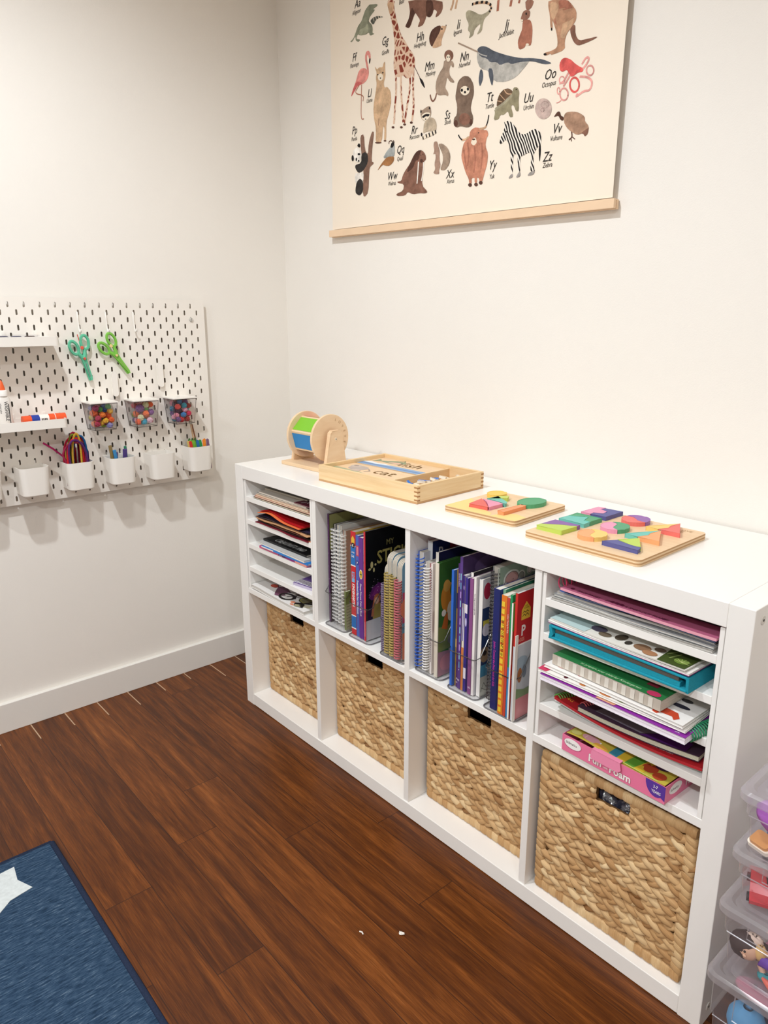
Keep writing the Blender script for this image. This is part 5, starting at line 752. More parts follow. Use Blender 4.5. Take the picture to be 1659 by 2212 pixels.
# ---- puzzles
def rr2(x0,x1,y0,y1,r,n=5):
    o=[]
    for cx,cy,a0 in ((x1-r,y1-r,0),(x0+r,y1-r,90),(x0+r,y0+r,180),(x1-r,y0+r,270)):
        for k in range(n+1): a=R(a0+90*k/n); o.append((cx+r*math.cos(a),cy+r*math.sin(a)))
    return o
def pboard(label,hw,hd,loc,rz):
    t=thing('puzzle_board',label,'puzzle board',loc,(0,0,rz)); 
    b=MB(); 
    for k in range(4): b.prism(rr2(-hw,hw,-hd,hd,.010),'z',.003*k,.003*k+.0029,0 if k==3 else 1,[1,2][k%2])
    b.build('plywood_base',[birch,mat('e2c49c',.6),mat('b98f62',.7)],t); return t
def piece(label,pts,c,loc,rz,z0=.0122,h=.0075,smooth=0,cat='puzzle piece',grp=None):
    cx=sum(p[0] for p in pts)/len(pts); cy=sum(p[1] for p in pts)/len(pts)
    q=cm2(rz)@Vector((cx,cy,0)); b=MB((cx,cy,0)); b.prism(pts,'z',0,h)
    c='%02x%02x%02x'%tuple(int(int(c[i:i+2],16)*.86+255*.14*.9) for i in (0,2,4))
    o=b.build('puzzle_piece',mat(c,.5,.3),bevel=.0010,bseg=2); tag(o,label,cat,grp,(loc[0]+q.x,loc[1]+q.y,loc[2]+z0),(0,0,rz)); return o
def cm2(a): return Matrix.Rotation(a,4,'Z')
def arc(cx,cy,rx,ry,a0,a1,n=14): return [(cx+rx*math.cos(R(a0+(a1-a0)*i/n)),cy+ry*math.sin(R(a0+(a1-a0)*i/n))) for i in range(n+1)]
pl=(.868,.1685,Z); pz=R(3.5); G1='pieces of the small ice cream and fruit puzzle'
T_=pboard('small plywood shape puzzle board with pale yellow corners beside the spelling box',.0935,.0965,pl,pz)
b=MB(); 
b.flat([(-.0925,-.094,.01215),(-.0925,.0,.01215),(-.035,-.05,.01215),(-.03,-.0955,.01215)]); b.flat([(.03,-.0955,.01215),(.035,-.060,.01215),(.062,-.045,.01215),(.0925,-.055,.01215),(.0925,-.094,.01215)][::-1]); b.flat([(-.0925,.045,.01215),(-.06,.08,.01215),(-.085,.0955,.01215),(-.0925,.09,.01215)]); b.flat([(-.03,-.0955,.01215),(-.035,-.05,.01215),(.02,-.075,.01215),(.03,-.0955,.01215)])
b.build('painted_patch',mat('efd48c',.6),T_)
def toloc(pts,l,rz):  # measured positions on the board, world xy -> board frame
    inv=cm2(-rz); return [tuple((inv@Vector((x-l[0],y-l[1],0)))[:2]) for x,y in pts]
off=(-.0095,.012) # height correction between measured plane and the piece seats
def wl(pts,l,rz): return toloc([(x+off[0]*.45,y+off[1]*.45) for x,y in pts],l,rz)
piece('yellow round piece at the back left of the small puzzle',wl(arc(.8085,.211,.0215,.0245,0,345,20),pl,pz),'ecc34c',pl,pz,grp=G1)
piece('lime green triangle piece behind the teal one on the small puzzle',wl([(.826,.158),(.829,.192),(.842,.213),(.856,.190)],pl,pz),'c0d158',pl,pz,grp=G1)
piece('teal strip triangle piece on the small puzzle',wl([(.829,.190),(.827,.157),(.883,.150),(.879,.160),(.857,.189),(.843,.164)][0:4]+[(.872,.166)],pl,pz),'62b8a8',pl,pz,grp=G1)
piece('red triangle piece of the square on the small puzzle',wl([(.830,.094),(.819,.146),(.846,.128),(.877,.100)],pl,pz),'e0584e',pl,pz,grp=G1)
piece('pink triangle piece of the square on the small puzzle',wl([(.821,.149),(.848,.130),(.879,.102),(.879,.146),(.860,.150)],pl,pz),'e38aa8',pl,pz,grp=G1)
piece('green oval piece at the right of the small puzzle',wl(arc(.909,.208,.0265,.0385,0,345,22),pl,pz),'3f9a66',pl,pz,grp=G1)
piece('orange handle piece below the green oval on the small puzzle',wl([(.912,.091),(.926,.093),(.923,.170),(.910,.171)],pl,pz),'ef9058',pl,pz,grp=G1)
pl=(1.1385,.1655,Z); pz=R(.6); G2='two-piece shapes of the large shape puzzle'
T_=pboard('large plywood puzzle board with nine split shapes at the right end of the shelf top',.1205,.1235,pl,pz)
b=MB(); b.text('LOVEVERY',(.088,.060,.0123),(0,1,0),(-1,0,0),.012,0,fx=.8); b.text('LOVE',(.072,.102,.0123),(1,0,0),(0,1,0),.013,0,fx=.9); b.build('engraved_letters',mat('c8a67c',.7),T_)
def S2(px_,ly,c1,c2,n1,n2):
    """square split by a wavy line"""
    (x0,x1,y0,y1)=px_; w=[(x0+(x1-x0)*t,y) for t,y in ly]
    A=[(x0,y0)]+w+[(x1,y0)]; B=[(x0,y1)]+[(a,c+.0008) for a,c in w]+[(x1,y1)]
    piece(n1,wl(A,pl,pz),c1,pl,pz,grp=G2); piece(n2,wl(B,pl,pz)[::-1],c2,pl,pz,grp=G2)
def S3(px_,lx,c1,c2,n1,n2):
    (x0,x1,y0,y1)=px_; w=[(x,y0+(y1-y0)*t) for t,x in lx]
    A=[(x0,y0)]+w+[(x0,y1)]; B=[(x1,y0)]+[(a+.0008,c) for a,c in w]+[(x1,y1)]
    piece(n1,wl(A,pl,pz)[::-1],c1,pl,pz,grp=G2); piece(n2,wl(B,pl,pz),c2,pl,pz,grp=G2)
S3((1.031,1.088,.214,.276),((0,1.052),(.2,1.052),(.35,1.068),(.6,1.066),(.75,1.046),(1,1.048)),'e590b4','45478c','pink half of the back left square on the large puzzle','navy half of the back left square on the large puzzle')
S2((1.031,1.088,.138,.199),((0,.170),(.2,.172),(.45,.186),(.62,.184),(.75,.160),(1,.158)),'5fbdb0','3f9868','turquoise half of the middle left square on the large puzzle','green half of the middle left square on the large puzzle')
S2((1.031,1.088,.065,.125),((0,.080),(.3,.092),(.6,.104),(.8,.108),(1,.116)),'b6d04c','7d4f9c','lime half of the front left square on the large puzzle','purple half of the front left square on the large puzzle')
def C2(cx,cy,r1,r2,a,c1,c2,n1,n2):
    s1=(cx+r1*math.cos(R(a)),cy+r2*math.sin(R(a))); s2=(cx-r1*math.cos(R(a)),cy-r2*math.sin(R(a))); d=Vector((s2[0]-s1[0],s2[1]-s1[1])); nrm=Vector((-d.y,d.x)).normalized()*.006
    mid=[(s1[0]+d.x*t+nrm.x*math.sin(2*PI*t),s1[1]+d.y*t+nrm.y*math.sin(2*PI*t)) for t in (.15,.3,.5,.7,.85)]
    A=arc(cx,cy,r1,r2,a+2,a+178,14)+mid[::-1]; B=arc(cx,cy,r1,r2,a+182,a+358,14)+mid
    piece(n1,wl(A,pl,pz),c1,pl,pz,grp=G2); piece(n2,wl(B,pl,pz),c2,pl,pz,grp=G2)
C2(1.135,.247,.0265,.0300,-15,'8a56a4','e8655c','purple half of the back circle on the large puzzle','red half of the back circle on the large puzzle')
C2(1.135,.172,.0260,.0300,-45,'3f9868','e590b4','green half of the middle circle on the large puzzle','pink half of the middle circle on the large puzzle')
C2(1.135,.096,.0260,.0290,-48,'f2c868','f0a064','yellow half of the front circle on the large puzzle','orange half of the front circle on the large puzzle')
def T2(x0,x1,y0,y1,k,c1,c2,n1,n2):
    ap=((x0+x1)/2-.001,y1); m1=[(x0+(x1-x0)*.36,y0),(x0+(x1-x0)*.50,y0+(y1-y0)*.30),(x0+(x1-x0)*.44,y0+(y1-y0)*.55)]
    piece(n1,wl([(x0,y0),m1[0],m1[1],m1[2],ap],pl,pz),c1,pl,pz,grp=G2); piece(n2,wl([(m1[0][0]+.0008,y0),(x1,y0),(ap[0]+.001,y1),(m1[2][0]+.0008,m1[2][1]),(m1[1][0]+.0008,m1[1][1])],pl,pz),c2,pl,pz,grp=G2)
T2(1.176,1.243,.214,.279,0,'f2c868','e8655c','yellow half of the back triangle on the large puzzle','red half of the back triangle on the large puzzle')
T2(1.176,1.243,.140,.206,0,'5fbdb0','f0a064','turquoise half of the middle triangle on the large puzzle','orange half of the middle triangle on the large puzzle')
piece('navy strip of the front triangle on the large puzzle',wl([(1.174,.068),(1.243,.068),(1.239,.084),(1.224,.082),(1.206,.088),(1.188,.094)],pl,pz),'45478c',pl,pz,grp=G2)
piece('lime half of the front triangle on the large puzzle',wl([(1.1885,.0955),(1.206,.089),(1.224,.083),(1.2385,.085),(1.208,.132)],pl,pz),'b6d04c',pl,pz,grp=G2)
# ================= POSTER
YP=YW-.012; PO=(.45,YP,1.40)
PC={'gator':'8f917c','gator_b':'a9aa92','grey_d':'5c5c54','cream':'f0e2cc','brown':'8a6454','brown_d':'5e4238','tan':'cfa988','rust':'b07560','pink':'e5978c','pink_d':'d06e6a','black':'2c2828','giraffe':'d9b8a0','sand':'a9a189','taupe':'a8927f','llama':'d3b08c','grey_l':'bab6ae','narwhal':'5c6068','rabbit':'9c7260','kanga':'bd9174','coral_l':'e8a49c','coral':'df6560','sloth':'806b5c','olive':'9b9276','shell':'6e5846','mauve_l':'c9b2a8','mauve':'a98f88','vult':'b08c74','zebra':'f0e8dc','grey_m':'a39c96','yak':'c98a70','raccoon':'c4b29a','xerus':'ab8c7a','white':'faf4ea','grey_b':'a9adaa','caramel':'b07c50','trunk':'8c6c5c','panda':'f3ede4','black_w':'3e3a38'}
def ink(name,h):
    m,b_,N,L=nodemat('ink_'+name,.85,.1)
    tc=N('TexCoord'); 
    if name=='giraffe':
        vo=N('TexVoronoi',feature='DISTANCE_TO_EDGE'); vo.inputs['Scale'].default_value=62; L(tc,'Object',vo,'Vector'); cr=N('ValToRGB'); ramp(cr,[(0,'e3c6ae'),(.11,'dcb79c'),(.15,'8c4436'),(1,'7c3a2e')]); L(vo,'Distance',cr,0); L(cr,0,b_,'Base Color')
    elif name=='zebra':
        mp=N('Mapping'); mp.inputs['Rotation'].default_value=(0,R(25),0); wv=N('TexWave',wave_type='BANDS',bands_direction='X'); wv.inputs['Scale'].default_value=46; wv.inputs['Distortion'].default_value=5; wv.inputs['Detail Scale'].default_value=.6; wv.inputs['Detail'].default_value=1
        L(tc,'Object',mp,0); L(mp,0,wv,'Vector'); cr=N('ValToRGB'); cr.color_ramp.interpolation='LINEAR'; ramp(cr,[(0,'2a2626'),(.50,'2a2626'),(.58,'f0e8dc'),(1,'f2eade')]); L(wv,'Fac',cr,0); L(cr,0,b_,'Base Color')
    else:
        n=N('TexNoise'); n.inputs['Scale'].default_value=45; n.inputs['Detail'].default_value=5; n.inputs['Roughness'].default_value=.65; L(tc,'Object',n,'Vector')
        mr=N('MapRange'); mr.inputs[1].default_value=.32; mr.inputs[2].default_value=.68; a=.05 if name in('black','cream','white') else .26; mr.inputs[3].default_value=1-a*1.3; mr.inputs[4].default_value=1+a*.9
        sc2=N('VectorMath',operation='SCALE'); sc2.inputs[0].default_value=lin(h)[:3]; L(n,'Fac',mr,0); L(mr,0,sc2,'Scale'); L(sc2,0,b_,'Base Color')
    return m
t=thing('animal_alphabet_poster','large cream wall poster of watercolour alphabet animals hanging on the back wall','poster',PO,(0,0,0))
TL=R(1.15)
paperm=mat('f5e9d8',.9,.1,noise=.01,nscale=4)
ms=[paperm]+[ink(n,PC[n]) for n in PM]+[mat('2a2624',.8)]
b=MB()
def curve(x,z): # the sheet bows a little off the wall at its lower right
    return -.004*math.exp(-((x-.47)/.05)**2)*math.exp(-((z-.25)/.35)**2)
sx,cx_=math.sin(TL),math.cos(TL)
def PW(u,v): return (u,v)
nu,nv=24,20; x0,x1,z0,z1=-.484,.482,.028,.95
g=[[None]*(nu+1) for _ in range(nv+1)]
for j in range(nv+1):
    for i in range(nu+1):
        u=x0+(x1-x0)*i/nu; v=z0+(z1-z0)*j/nv; g[j][i]=b.V((u+v*sx*.55,curve(u,v),v-u*sx-.006))
for j in range(nv):
    for i in range(nu): b.F((g[j][i],g[j][i+1],g[j+1][i+1],g[j+1][i]),0)
def chaik(p):
    o=[]
    for i in range(len(p)):
        a=p[i]; c=p[(i+1)%len(p)]; o+=[(a[0]*.78+c[0]*.22,a[1]*.78+c[1]*.22),(a[0]*.22+c[0]*.78,a[1]*.22+c[1]*.78)]
    return o
def smo(p):
    for _ in range(2 if len(p)>2 else 0):
        o=[p[0]]
        for i in range(len(p)-1): a,c=p[i],p[i+1]; o+=[(a[0]*.75+c[0]*.25,a[1]*.75+c[1]*.25),(a[0]*.25+c[0]*.75,a[1]*.25+c[1]*.75)]
        p=o+[p[-1]]
    return p
lay=0
for mi_,wd,fl_ in PP:
    lay+=1; y=-.0003-.000004*lay; p=[(fl_[i]/5000,fl_[i+1]/5000) for i in range(0,len(fl_),2)]
    if wd:
        pass
        # brush stroke ribbon
        wv=wd*.000155*(.8 if PM[mi_] in('coral','coral_l') else 1); p=smo(p); q=[Vector((a,0,c)) for a,c in p]; rows=[]
        for k in range(len(q)):
            d=(q[min(k+1,len(q)-1)]-q[max(k-1,0)]).normalized(); n=Vector((-d.z,0,d.x))*wv; rows.append((b.V(q[k]+n+Vector((0,y+curve(*p[k]),0))),b.V(q[k]-n+Vector((0,y+curve(*p[k]),0)))))
        for k in range(len(rows)-1): b.F((rows[k][0],rows[k+1][0],rows[k+1][1],rows[k][1]),mi_+1)
    else:
        p=chaik(p); b.flat([(a,y+curve(a,c),c) for a,c in p],mi_+1)
ti=len(ms)-1; yd=Vector((sx*.4,0,cx_)); xd=Vector((cx_,0,-sx))
for A,B,ax,az,bx,bz in [(q+(0,0)) if len(q)==4 else q for q in PT]:
    if A: b.text(A,(ax/5000,-.0010,az/5000),xd,yd,.0285,ti,.28,0,fx=.80); b.text(B,(bx/5000,-.0010,bz/5000),xd,yd,.0145,ti,.25,0,fx=.74)
    else: b.text(B,(bx/5000,-.0010,bz/5000),xd,yd,.0145,ti,.25,0,fx=.74)
b.build('paper_sheet',ms,t)
rail=mat('edcfae',.6,.2,noise=.03,nscale=20)
for nm,zz in (('bottom_rail',0),('top_rail',.95)):
    b=MB(); ox=zz*sx*.55
    for y0_,y1_ in ((-.0095,-.0008),(.0012,.0095)):
        pp=[]
        i=[b.V((xx+ox,yy,zz+zc_-xx*sx+(0 if y1_<0 else -.001))) for zc_ in (.0005,.0195) for yy in (y0_,y1_) for xx in (-.4905,.4905)]
        for q in ((0,2,3,1),(4,5,7,6),(0,1,5,4),(2,6,7,3),(0,4,6,2),(1,3,7,5)): b.F([i[a] for a in q])
    b.build(nm,rail,t,bevel=.0006)
# ================= PEG BOARD
PYR=.088; PZ0=.6695; PZ1=1.2255; PXB=XL+.0150; PXF=XL+.0200; PYL=PYR-.76
pegm=mat('f1ece4',.45,.35); pegd=mat('7d6c5a',.8,name='slot_wall_shade')  # slot walls coloured dark brown so the slots read as shaded
t=thing('peg_board','white metal peg board with slots mounted on the left wall','peg board',(XL,PYR-.38,PZ0))
b=MB((XL,PYR-.38,PZ0)); ra=5; hw=.0025; hh=.0075
def slotring(y,z,x):
    o=[]
    for cy,a0 in ((hh-hw,0),(-(hh-hw),180)):
        for k in range(ra): a=R(a0+180*k/(ra-1)); o.append((x,y+hw*math.cos(a),z+cy+hw*math.sin(a)))
    return o
rows=27; zt=PZ1-.018
for r_ in range(rows):
    zc=zt-.02*r_; odd=r_%2; first=PYR-(.046 if not odd else .026)
    ys=[first-.04*k for k in range(19) if first-.04*k>PYL+.01]
    zl=zc-.01; zh=zc+.01
    if r_==0: zh=PZ1
    if r_==rows-1: zl=PZ0
    edges=[PYR]+[(ys[k]+ys[k+1])/2 for k in range(len(ys)-1)]+[PYL]
    for k,y in enumerate(ys):
        yh,yl=edges[k],edges[k+1]
        for x,fl in ((PXF,0),(PXB,1)):
            ring=[b.V(p) for p in slotring(y,zc,x)]; n=len(ring)
            # outer perimeter points matched to ring points: right side top .. left .. bottom
            outer=[(yh,zc),(yh,zh),(y,zh),(yl,zh),(yl,zc),(yl,zc),(yl,zl),(y,zl),(yh,zl),(yh,zc)]
            ou=[b.V((x,p[0],p[1])) for p in outer]
            for i in range(n):
                j=(i+1)%n; 
                if outer[i]==outer[j]: q=(ring[i],ou[i],ring[j])
                else: q=(ring[i],ou[i],ou[j],ring[j])
                b.F(q if not fl else q[::-1])
            if fl==0: fr=ring
            else:
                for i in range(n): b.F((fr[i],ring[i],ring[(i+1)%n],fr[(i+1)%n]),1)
for y_ in (PYL,PYR): i=[b.V((PXB,y_,PZ0)),b.V((PXF,y_,PZ0)),b.V((PXF,y_,PZ1)),b.V((PXB,y_,PZ1))]; b.F(i)
for z_ in (PZ0,PZ1): i=[b.V((PXB,PYL,z_)),b.V((PXF,PYL,z_)),b.V((PXF,PYR,z_)),b.V((PXB,PYR,z_))]; b.F(i)
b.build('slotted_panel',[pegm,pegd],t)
for yy,zz in ((PYR-.040,PZ1-.046),(PYL+.04,PZ1-.046),(PYR-.040,PZ0+.046),(PYL+.04,PZ0+.046)):
    b=MB((XL,PYR-.38,PZ0)); b.lathe([(.006,0),(.006,PXB-XL)],(XL,yy,zz),'x',12); b.build('wall_spacer',pegm,t)
b=MB((XL,PYR-.38,PZ0)); b.lathe([(.0062,0),(.0062,.003),(.005,.0045)],(PXF,PYR-.046,PZ1-.058),'x',14); b.box(PXF+.0044,PXF+.0052,PYR-.0465,PYR-.0455,PZ1-.062,PZ1-.054,1); b.build('fixing_screw',[mat('c9c6c0',.3,.6),mat('77726c',.5)],t)
wp=mat('f2eee7',.35,.4)
# hooks
def hook(label,y,z):
    o=(PXF,y,z); t=thing('peg_hook',label,'hook',o,group='white peg hooks')
    b=MB(o); b.tube([(PXF,y,z),(PXF+.004,y,z-.002),(PXF+.005,y,z-.02),(PXF+.006,y,z-.045),(PXF+.011,y,z-.055),(PXF+.018,y,z-.055),(PXF+.023,y,z-.047)],.0024,6); b.build('hook_wire',wp,t,smooth=True)
    return t
hk=hook('white peg hook holding the turquoise scissors',-.302,1.189)
dup(hk,(PXF,-.223,1.189),(0,0,0),'white peg hook holding the lime green scissors')
dup(hk,(PXF,-.142,1.189),(0,0,0),'empty white peg hook to the right of the green scissors')
def clip(label,y,z):
    o=(PXF,y,z); b=MB(o); r=.0085; L_=.036
    pts=[(y+r*math.cos(R(a)),z+L_-r+r*math.sin(R(a))) for a in range(0,181,20)]+[(y+r*math.cos(R(a)),z-L_+r+r*math.sin(R(a))) for a in range(180,361,20)]
    b.prism(pts,'x',PXF+.006,PXF+.011); b.prism([(y+(p[0]-y)*.6,z+(p[1]-z)*.9) for p in pts],'x',PXF+.0002,PXF+.006); ob=b.build('peg_clip',wp,bevel=.001,bseg=2); tag(ob,label,'clip','white oval peg clips',o); return ob
clip('white oval peg clip above the left clear lidded box',-.217,.986); clip('white oval peg clip above the right clear lidded box, higher of the two',-.075,1.005)
# scissors
def scissors(label,c,dot,y,z,ang,open_,red=False):
    t=thing('craft_scissors',label,'scissors',(PXF+.014,y,z),(R(ang),0,0),'plastic craft scissors'); pm=mat(c,.4,.4)
    # local: x out, y right, z up, pivot at origin, loops up, blades down
    for sgn in (-1,1):
        b=MB(); cx=sgn*.0158; czz=.038+.004*sgn; X=.002*sgn
        el=[(X,cx+.0112*math.cos(R(a))*(1)+.002*sgn*math.sin(R(a)),czz+.0190*math.sin(R(a))) for a in range(0,360,20)]
        b.tube(el,.0042,6,closed=True); 
        b.tube([(X,cx-sgn*.006,czz-.018),(X,sgn*.006,.010),(X,0,0)],[.0050,.0058,.0068],8)
        b.prism([(-.0075,.006),(.0075,.006),(.0060,-.015),(.0048+sgn*.001,-.056),(.001+sgn*.002,-.064),(-.003+sgn*.002,-.062),(-.0048+sgn*.001,-.03)],'x',X-.0018,X+.0018)
        b.build('scissor_half',pm,t,smooth=False,auto=45)
    b=MB(); b.lathe([(.0038,0),(.0038,.0012),(.003,.002)],(.0068,0,0),'x',14); b.build('rivet',mat(dot,.4,.4),t)
    b=MB(); b.lathe([(.0048,0),(.0048,.0012),(.004,.002)],(.006,-.001+.004,.030),'x',14); b.build('button',mat(dot,.4,.4),t)
    b=MB(); b.box(.0036,.0040,-.0018,.0018,-.052,-.014); b.build('blade_slot',mat('6f8f84' if not red else '7fae4c',.4),t)
    return t
scissors('turquoise plastic scissors with coral dots hanging on the left hook','5fbd98','e2604c',-.300,1.062,13,1)
scissors('lime green plastic scissors with yellow dots hanging on the middle hook','7cc04a','e8d090',-.208,1.068,33,1,True)
b=MB(); b.tube([(0,0,0),(0,-.003,.014),(0,-.006,.028)],.0013,5); tag(b.build('red_lever',mat('d8503c',.4)),'thin red lever strip sticking up from the turquoise scissors','lever',loc=(PXF+.016,-.306,1.100))
# trays
def tray(label,z,yr=-.376,yl=-.70,depth=.088,hgt=.024):
    t=thing('peg_tray',label,'tray',(PXF,(yr+yl)/2,z),group='white trays on the peg board'); o=(PXF,(yr+yl)/2,z); b=MB(o); r=.012; th=.0022
    def ring(off,zz):
        pts=[]
        for cx,cy,a0 in ((PXF+depth-r,yr-r,0),(PXF+r,yr-r,90),(PXF+r,yl+r,180),(PXF+depth-r,yl+r,270)):
            for k in range(6): a=R(a0+18*k); pts.append(b.V((cx+(r-off)*math.cos(a),cy+(r-off)*math.sin(a),zz)))
        return pts
    b.loft([ring(0,z),ring(0,z+hgt),ring(th,z+hgt),ring(th,z+th)],0); bb=ring(0,z); b.F(bb[::-1]); cc=ring(th,z+th); b.F(cc)
    b.build('tray_body',wp,t,auto=40)
    b=MB(o)
    for yy in (yr-.035,yr-.115): b.box(PXF,PXF+.003,yy-.004,yy+.004,z+hgt,z+hgt+.012)
    b.build('mounting_tab',wp,t)
tray('upper white tray on the peg board near the frame edge',1.101,-.383); tray('lower white tray on the peg board holding the glue',.884,-.3855)
# things on upper tray
t=thing('clear_palette_case','clear plastic case with dark round discs on the upper peg board tray','case',(PXF+.04,-.48,1.1035)); b=MB()
b.rbox(-.03,.03,-.06,.055,0,.026,.006); b.build('case_shell',clear('case_plastic',(.97,.97,.98),.15,.05),t)
for k,(yy,c_) in enumerate(((-.03,'3a3a50'),(.002,'46485e'),(.035,'3a2622'))):
    b=MB(); b.lathe([(.0145,.003),(.0145,.020),(.010,.0235)],(.006,yy,0),'z',20); b.build('round_disc',mat(c_,.3,.5),t)
# glue bottles
def glue(label,y,rz,x=PXF+.045):
    t=thing('glue_bottle',label,'glue bottle',(x,y,.8865),(0,0,rz),'white glue bottles'); b=MB()
    prof=[(.0155,0),(.0165,.002),(.0165,.070),(.0155,.080),(.0115,.0885)]
    rows=[]
    for r_,h_ in prof: rows.append([b.V((r_*.72*math.cos(2*PI*i/20),r_*1.12*math.sin(2*PI*i/20),h_)) for i in range(20)])
    b.loft(rows,0,caps=True); bo=b.build('bottle_body',mat('ece8e2',.3,.5),t,auto=50)
    b=MB(); b.lathe([(.0125,.0885),(.0125,.102),(.0115,.1035),(.0085,.104)],(0,0,0),'z',20); b.build('collar',mat('f4f1ec',.35),t,auto=50)
    b=MB(); b.lathe([(.0085,.104),(.0075,.112),(.0045,.124),(.0015,.129)],(0,0,0),'z',16); b.build('orange_tip',mat('e8622c',.4),t,auto=50)
    b=MB(); f=lambda a,c:(math.sqrt(max(0,1-(a/.0187)**2))*.0121,a,c); m2=[]
    b.text('WASHABLE',(0,0,0),(0,0,0),(0,0,0),.0125,0,.1,.01,fx=.8,mp=lambda u,v:f(-.001+v,.075-u)); b.text('school glue',(0,0,0),(0,0,0),(0,0,0),.0065,0,0,.0,fx=.9,mp=lambda u,v:f(-.012+v,.07-u))
    b.box(.0119,.0122,.008,.010,.012,.068); b.build('label_print',mat('3a3838',.6),bo)
glue('white glue bottle with orange tip and vertical label on the lower tray',-.530,0)
glue('second white glue bottle cut by the left photo edge on the lower tray',-.572,R(20))
# glue stick lying
t=thing('glue_stick','orange capped glue stick with blue band lying at the right end of the lower tray','glue stick',(PXF+.050,-.435,.8932+.0135)); b=MB()
for a,c,r_,m_ in ((-.056,-.034,.0125,0),(-.034,-.014,.0130,1),(-.014,.010,.0132,2),(.010,.026,.0132,0),(.026,.0275,.0134,2),(.0275,.055,.0134,0)): b.lathe([(r_,a),(r_,c)],(0,0,0),'y',20,m_)
b.build('stick_body',[mat('e85a30',.35),mat('253f9c',.4),mat('efe9e2',.4)],t,auto=40)
b=MB(); 
for k in range(4): b.box(.0132,.0135,-.010+.004*k,-.0078+.004*k,-.006,.004)
b.build('label_print',mat('222222',.5),t)
b=MB(); b.box(0,.022,-.02,.060,0,.0065); tag(b.build('orange_clip',mat('d8502c',.4)),'small flat orange plastic strip beside the glue stick on the lower tray','plastic strip',loc=(PXF+.040,-.470,.8864))
# containers
def container(label,yr,zt=.7795):
    wd=.078; dp=.070; hg=.080; t=thing('peg_container',label,'container',(PXF,yr-wd/2,zt-hg),group='white cups in the bottom row of the peg board'); o=Vector((PXF,yr-wd/2,zt-hg))
    b=MB()
    def ring(off,zz,tp=0):
        r=.017; X0,X1,Y0,Y1=off,dp-off-tp,-wd/2+off+tp,wd/2-off-tp; pts=[]
        for cx,cy,rr_,a0 in ((X1-r,Y1-r,r,0),(X0+.003,Y1-.003,.003,90),(X0+.003,Y0+.003,.003,180),(X1-r,Y0+r,r,270)):
            for k in range(7): a=R(a0+15*k); pts.append(b.V((cx+rr_*math.cos(a),cy+rr_*math.sin(a),zz)))
        return pts
    b.loft([ring(.0035,0,.004),ring(0,.0035,.004),ring(0,hg,0),ring(.0018,hg,0),ring(.0018,.003,.004)],0); bb=ring(.0035,0,.004); b.F(bb[::-1]); c2=ring(.0018,.003,.004); b.F(c2)
    b.build('cup_body',wp,t,auto=40)
    b=MB(); b.box(-.004,.001,-.024,-.020,hg-.012,hg+.010); b.box(-.004,.001,.018,.022,hg-.012,hg+.010); b.build('mounting_tab',wp,t)
    return t
YC=[.055,-.0705,-.195,-.317,-.4405,-.561]
cn=container('white peg cup full of coloured craft sticks, rightmost of the bottom row',YC[0],.782)
nm=['','empty white peg cup second from the right in the bottom row','white peg cup holding blue and green clips in the bottom row','white peg cup holding the bundle of chenille stems','empty white peg cup at the left of the bottom row','white peg cup cut off by the left edge of the photo']
for k in range(1,6): dup(cn,(PXF,YC[k]-.039,[.782,.774,.7775,.7785,.7795,.7820][k]-.080),(0,0,0),nm[k])
# craft sticks
gs='coloured craft sticks in the rightmost peg cup'
for k,(c,yy,tilt,fw) in enumerate((('d9c070',-.0185,16,.052),('c8302c',-.0150,14,.056),('7cb83c',-.0040,12,.048),('6cb040',.0010,17,.052),('8ec850',-.0085,12,.044),('2a6ca8',.0100,12,.050),('2f8f4c',.0190,13,.056),('f0d8a8',.0240,12,.040),('ee8a2c',.0310,8,.052),('f08c30',.0390,-2,.048),('7a5a78',.0480,4,.053))):
    b=MB(); L_=.098; w2=.0045
    pts=[(w2*math.cos(R(a)),L_-w2+w2*math.sin(R(a))) for a in range(0,181,30)]+[(w2*math.cos(R(a)),w2+w2*math.sin(R(a))) for a in range(180,361,30)]
    b.prism(pts,'x',-.001,.001); o=b.build('craft_stick',mat(c,.6,.3)); nmc=['pale yellow','dark red','leaf green','mid green','light lime','blue','deep green','cream','orange','bright orange','dusty purple'][k]
    tag(o,nmc+' wooden craft stick standing in the rightmost peg cup','craft stick',gs,(PXF+fw,max(-.017,min(.049,yy+.098*math.sin(R(tilt*.55)))),.7045),(R(-0),0,0)); o.rotation_euler=(R(tilt*.55),R(-3+2*(k%3)),0)
for k,(yy,tl) in enumerate(((.030,8),(.040,10))):
    t=thing('paint_brush',['thin paint brush with pale handle behind the craft sticks','thin paint brush with brown handle behind the craft sticks'][k],'paint brush',(PXF+.018,yy-.002,.705),(R(tl),R(0),0),'brushes behind the craft sticks'); b=MB(); b.tube([(0,0,0),(0,0,.06),(0,0,.145)],[.0018,.0030,.0020],7); b.build('handle',mat(['d8b088','8a5a3c'][k],.4),t)
    b=MB(); b.tube([(0,0,.145),(0,0,.16)],.0026,7); b.build('ferrule',mat('c0b8a8',.3,.6,metal=.8),t)
for k in range(3):
    b=MB(); b.ball((0,0,0),.006,0,8,6,.3,random.Random(k),(1,.6,1.9)); tag(b.build('green_sprig',mat('4a6a34',.8)),['dark green pipe sprig left of the brushes in the rightmost cup','dark green pipe sprig in the middle behind the craft sticks','dark green pipe sprig nearest the brushes in the rightmost cup'][k],'sprig','green sprigs behind the craft sticks',(PXF+.022,-.002+.010*k,.793))
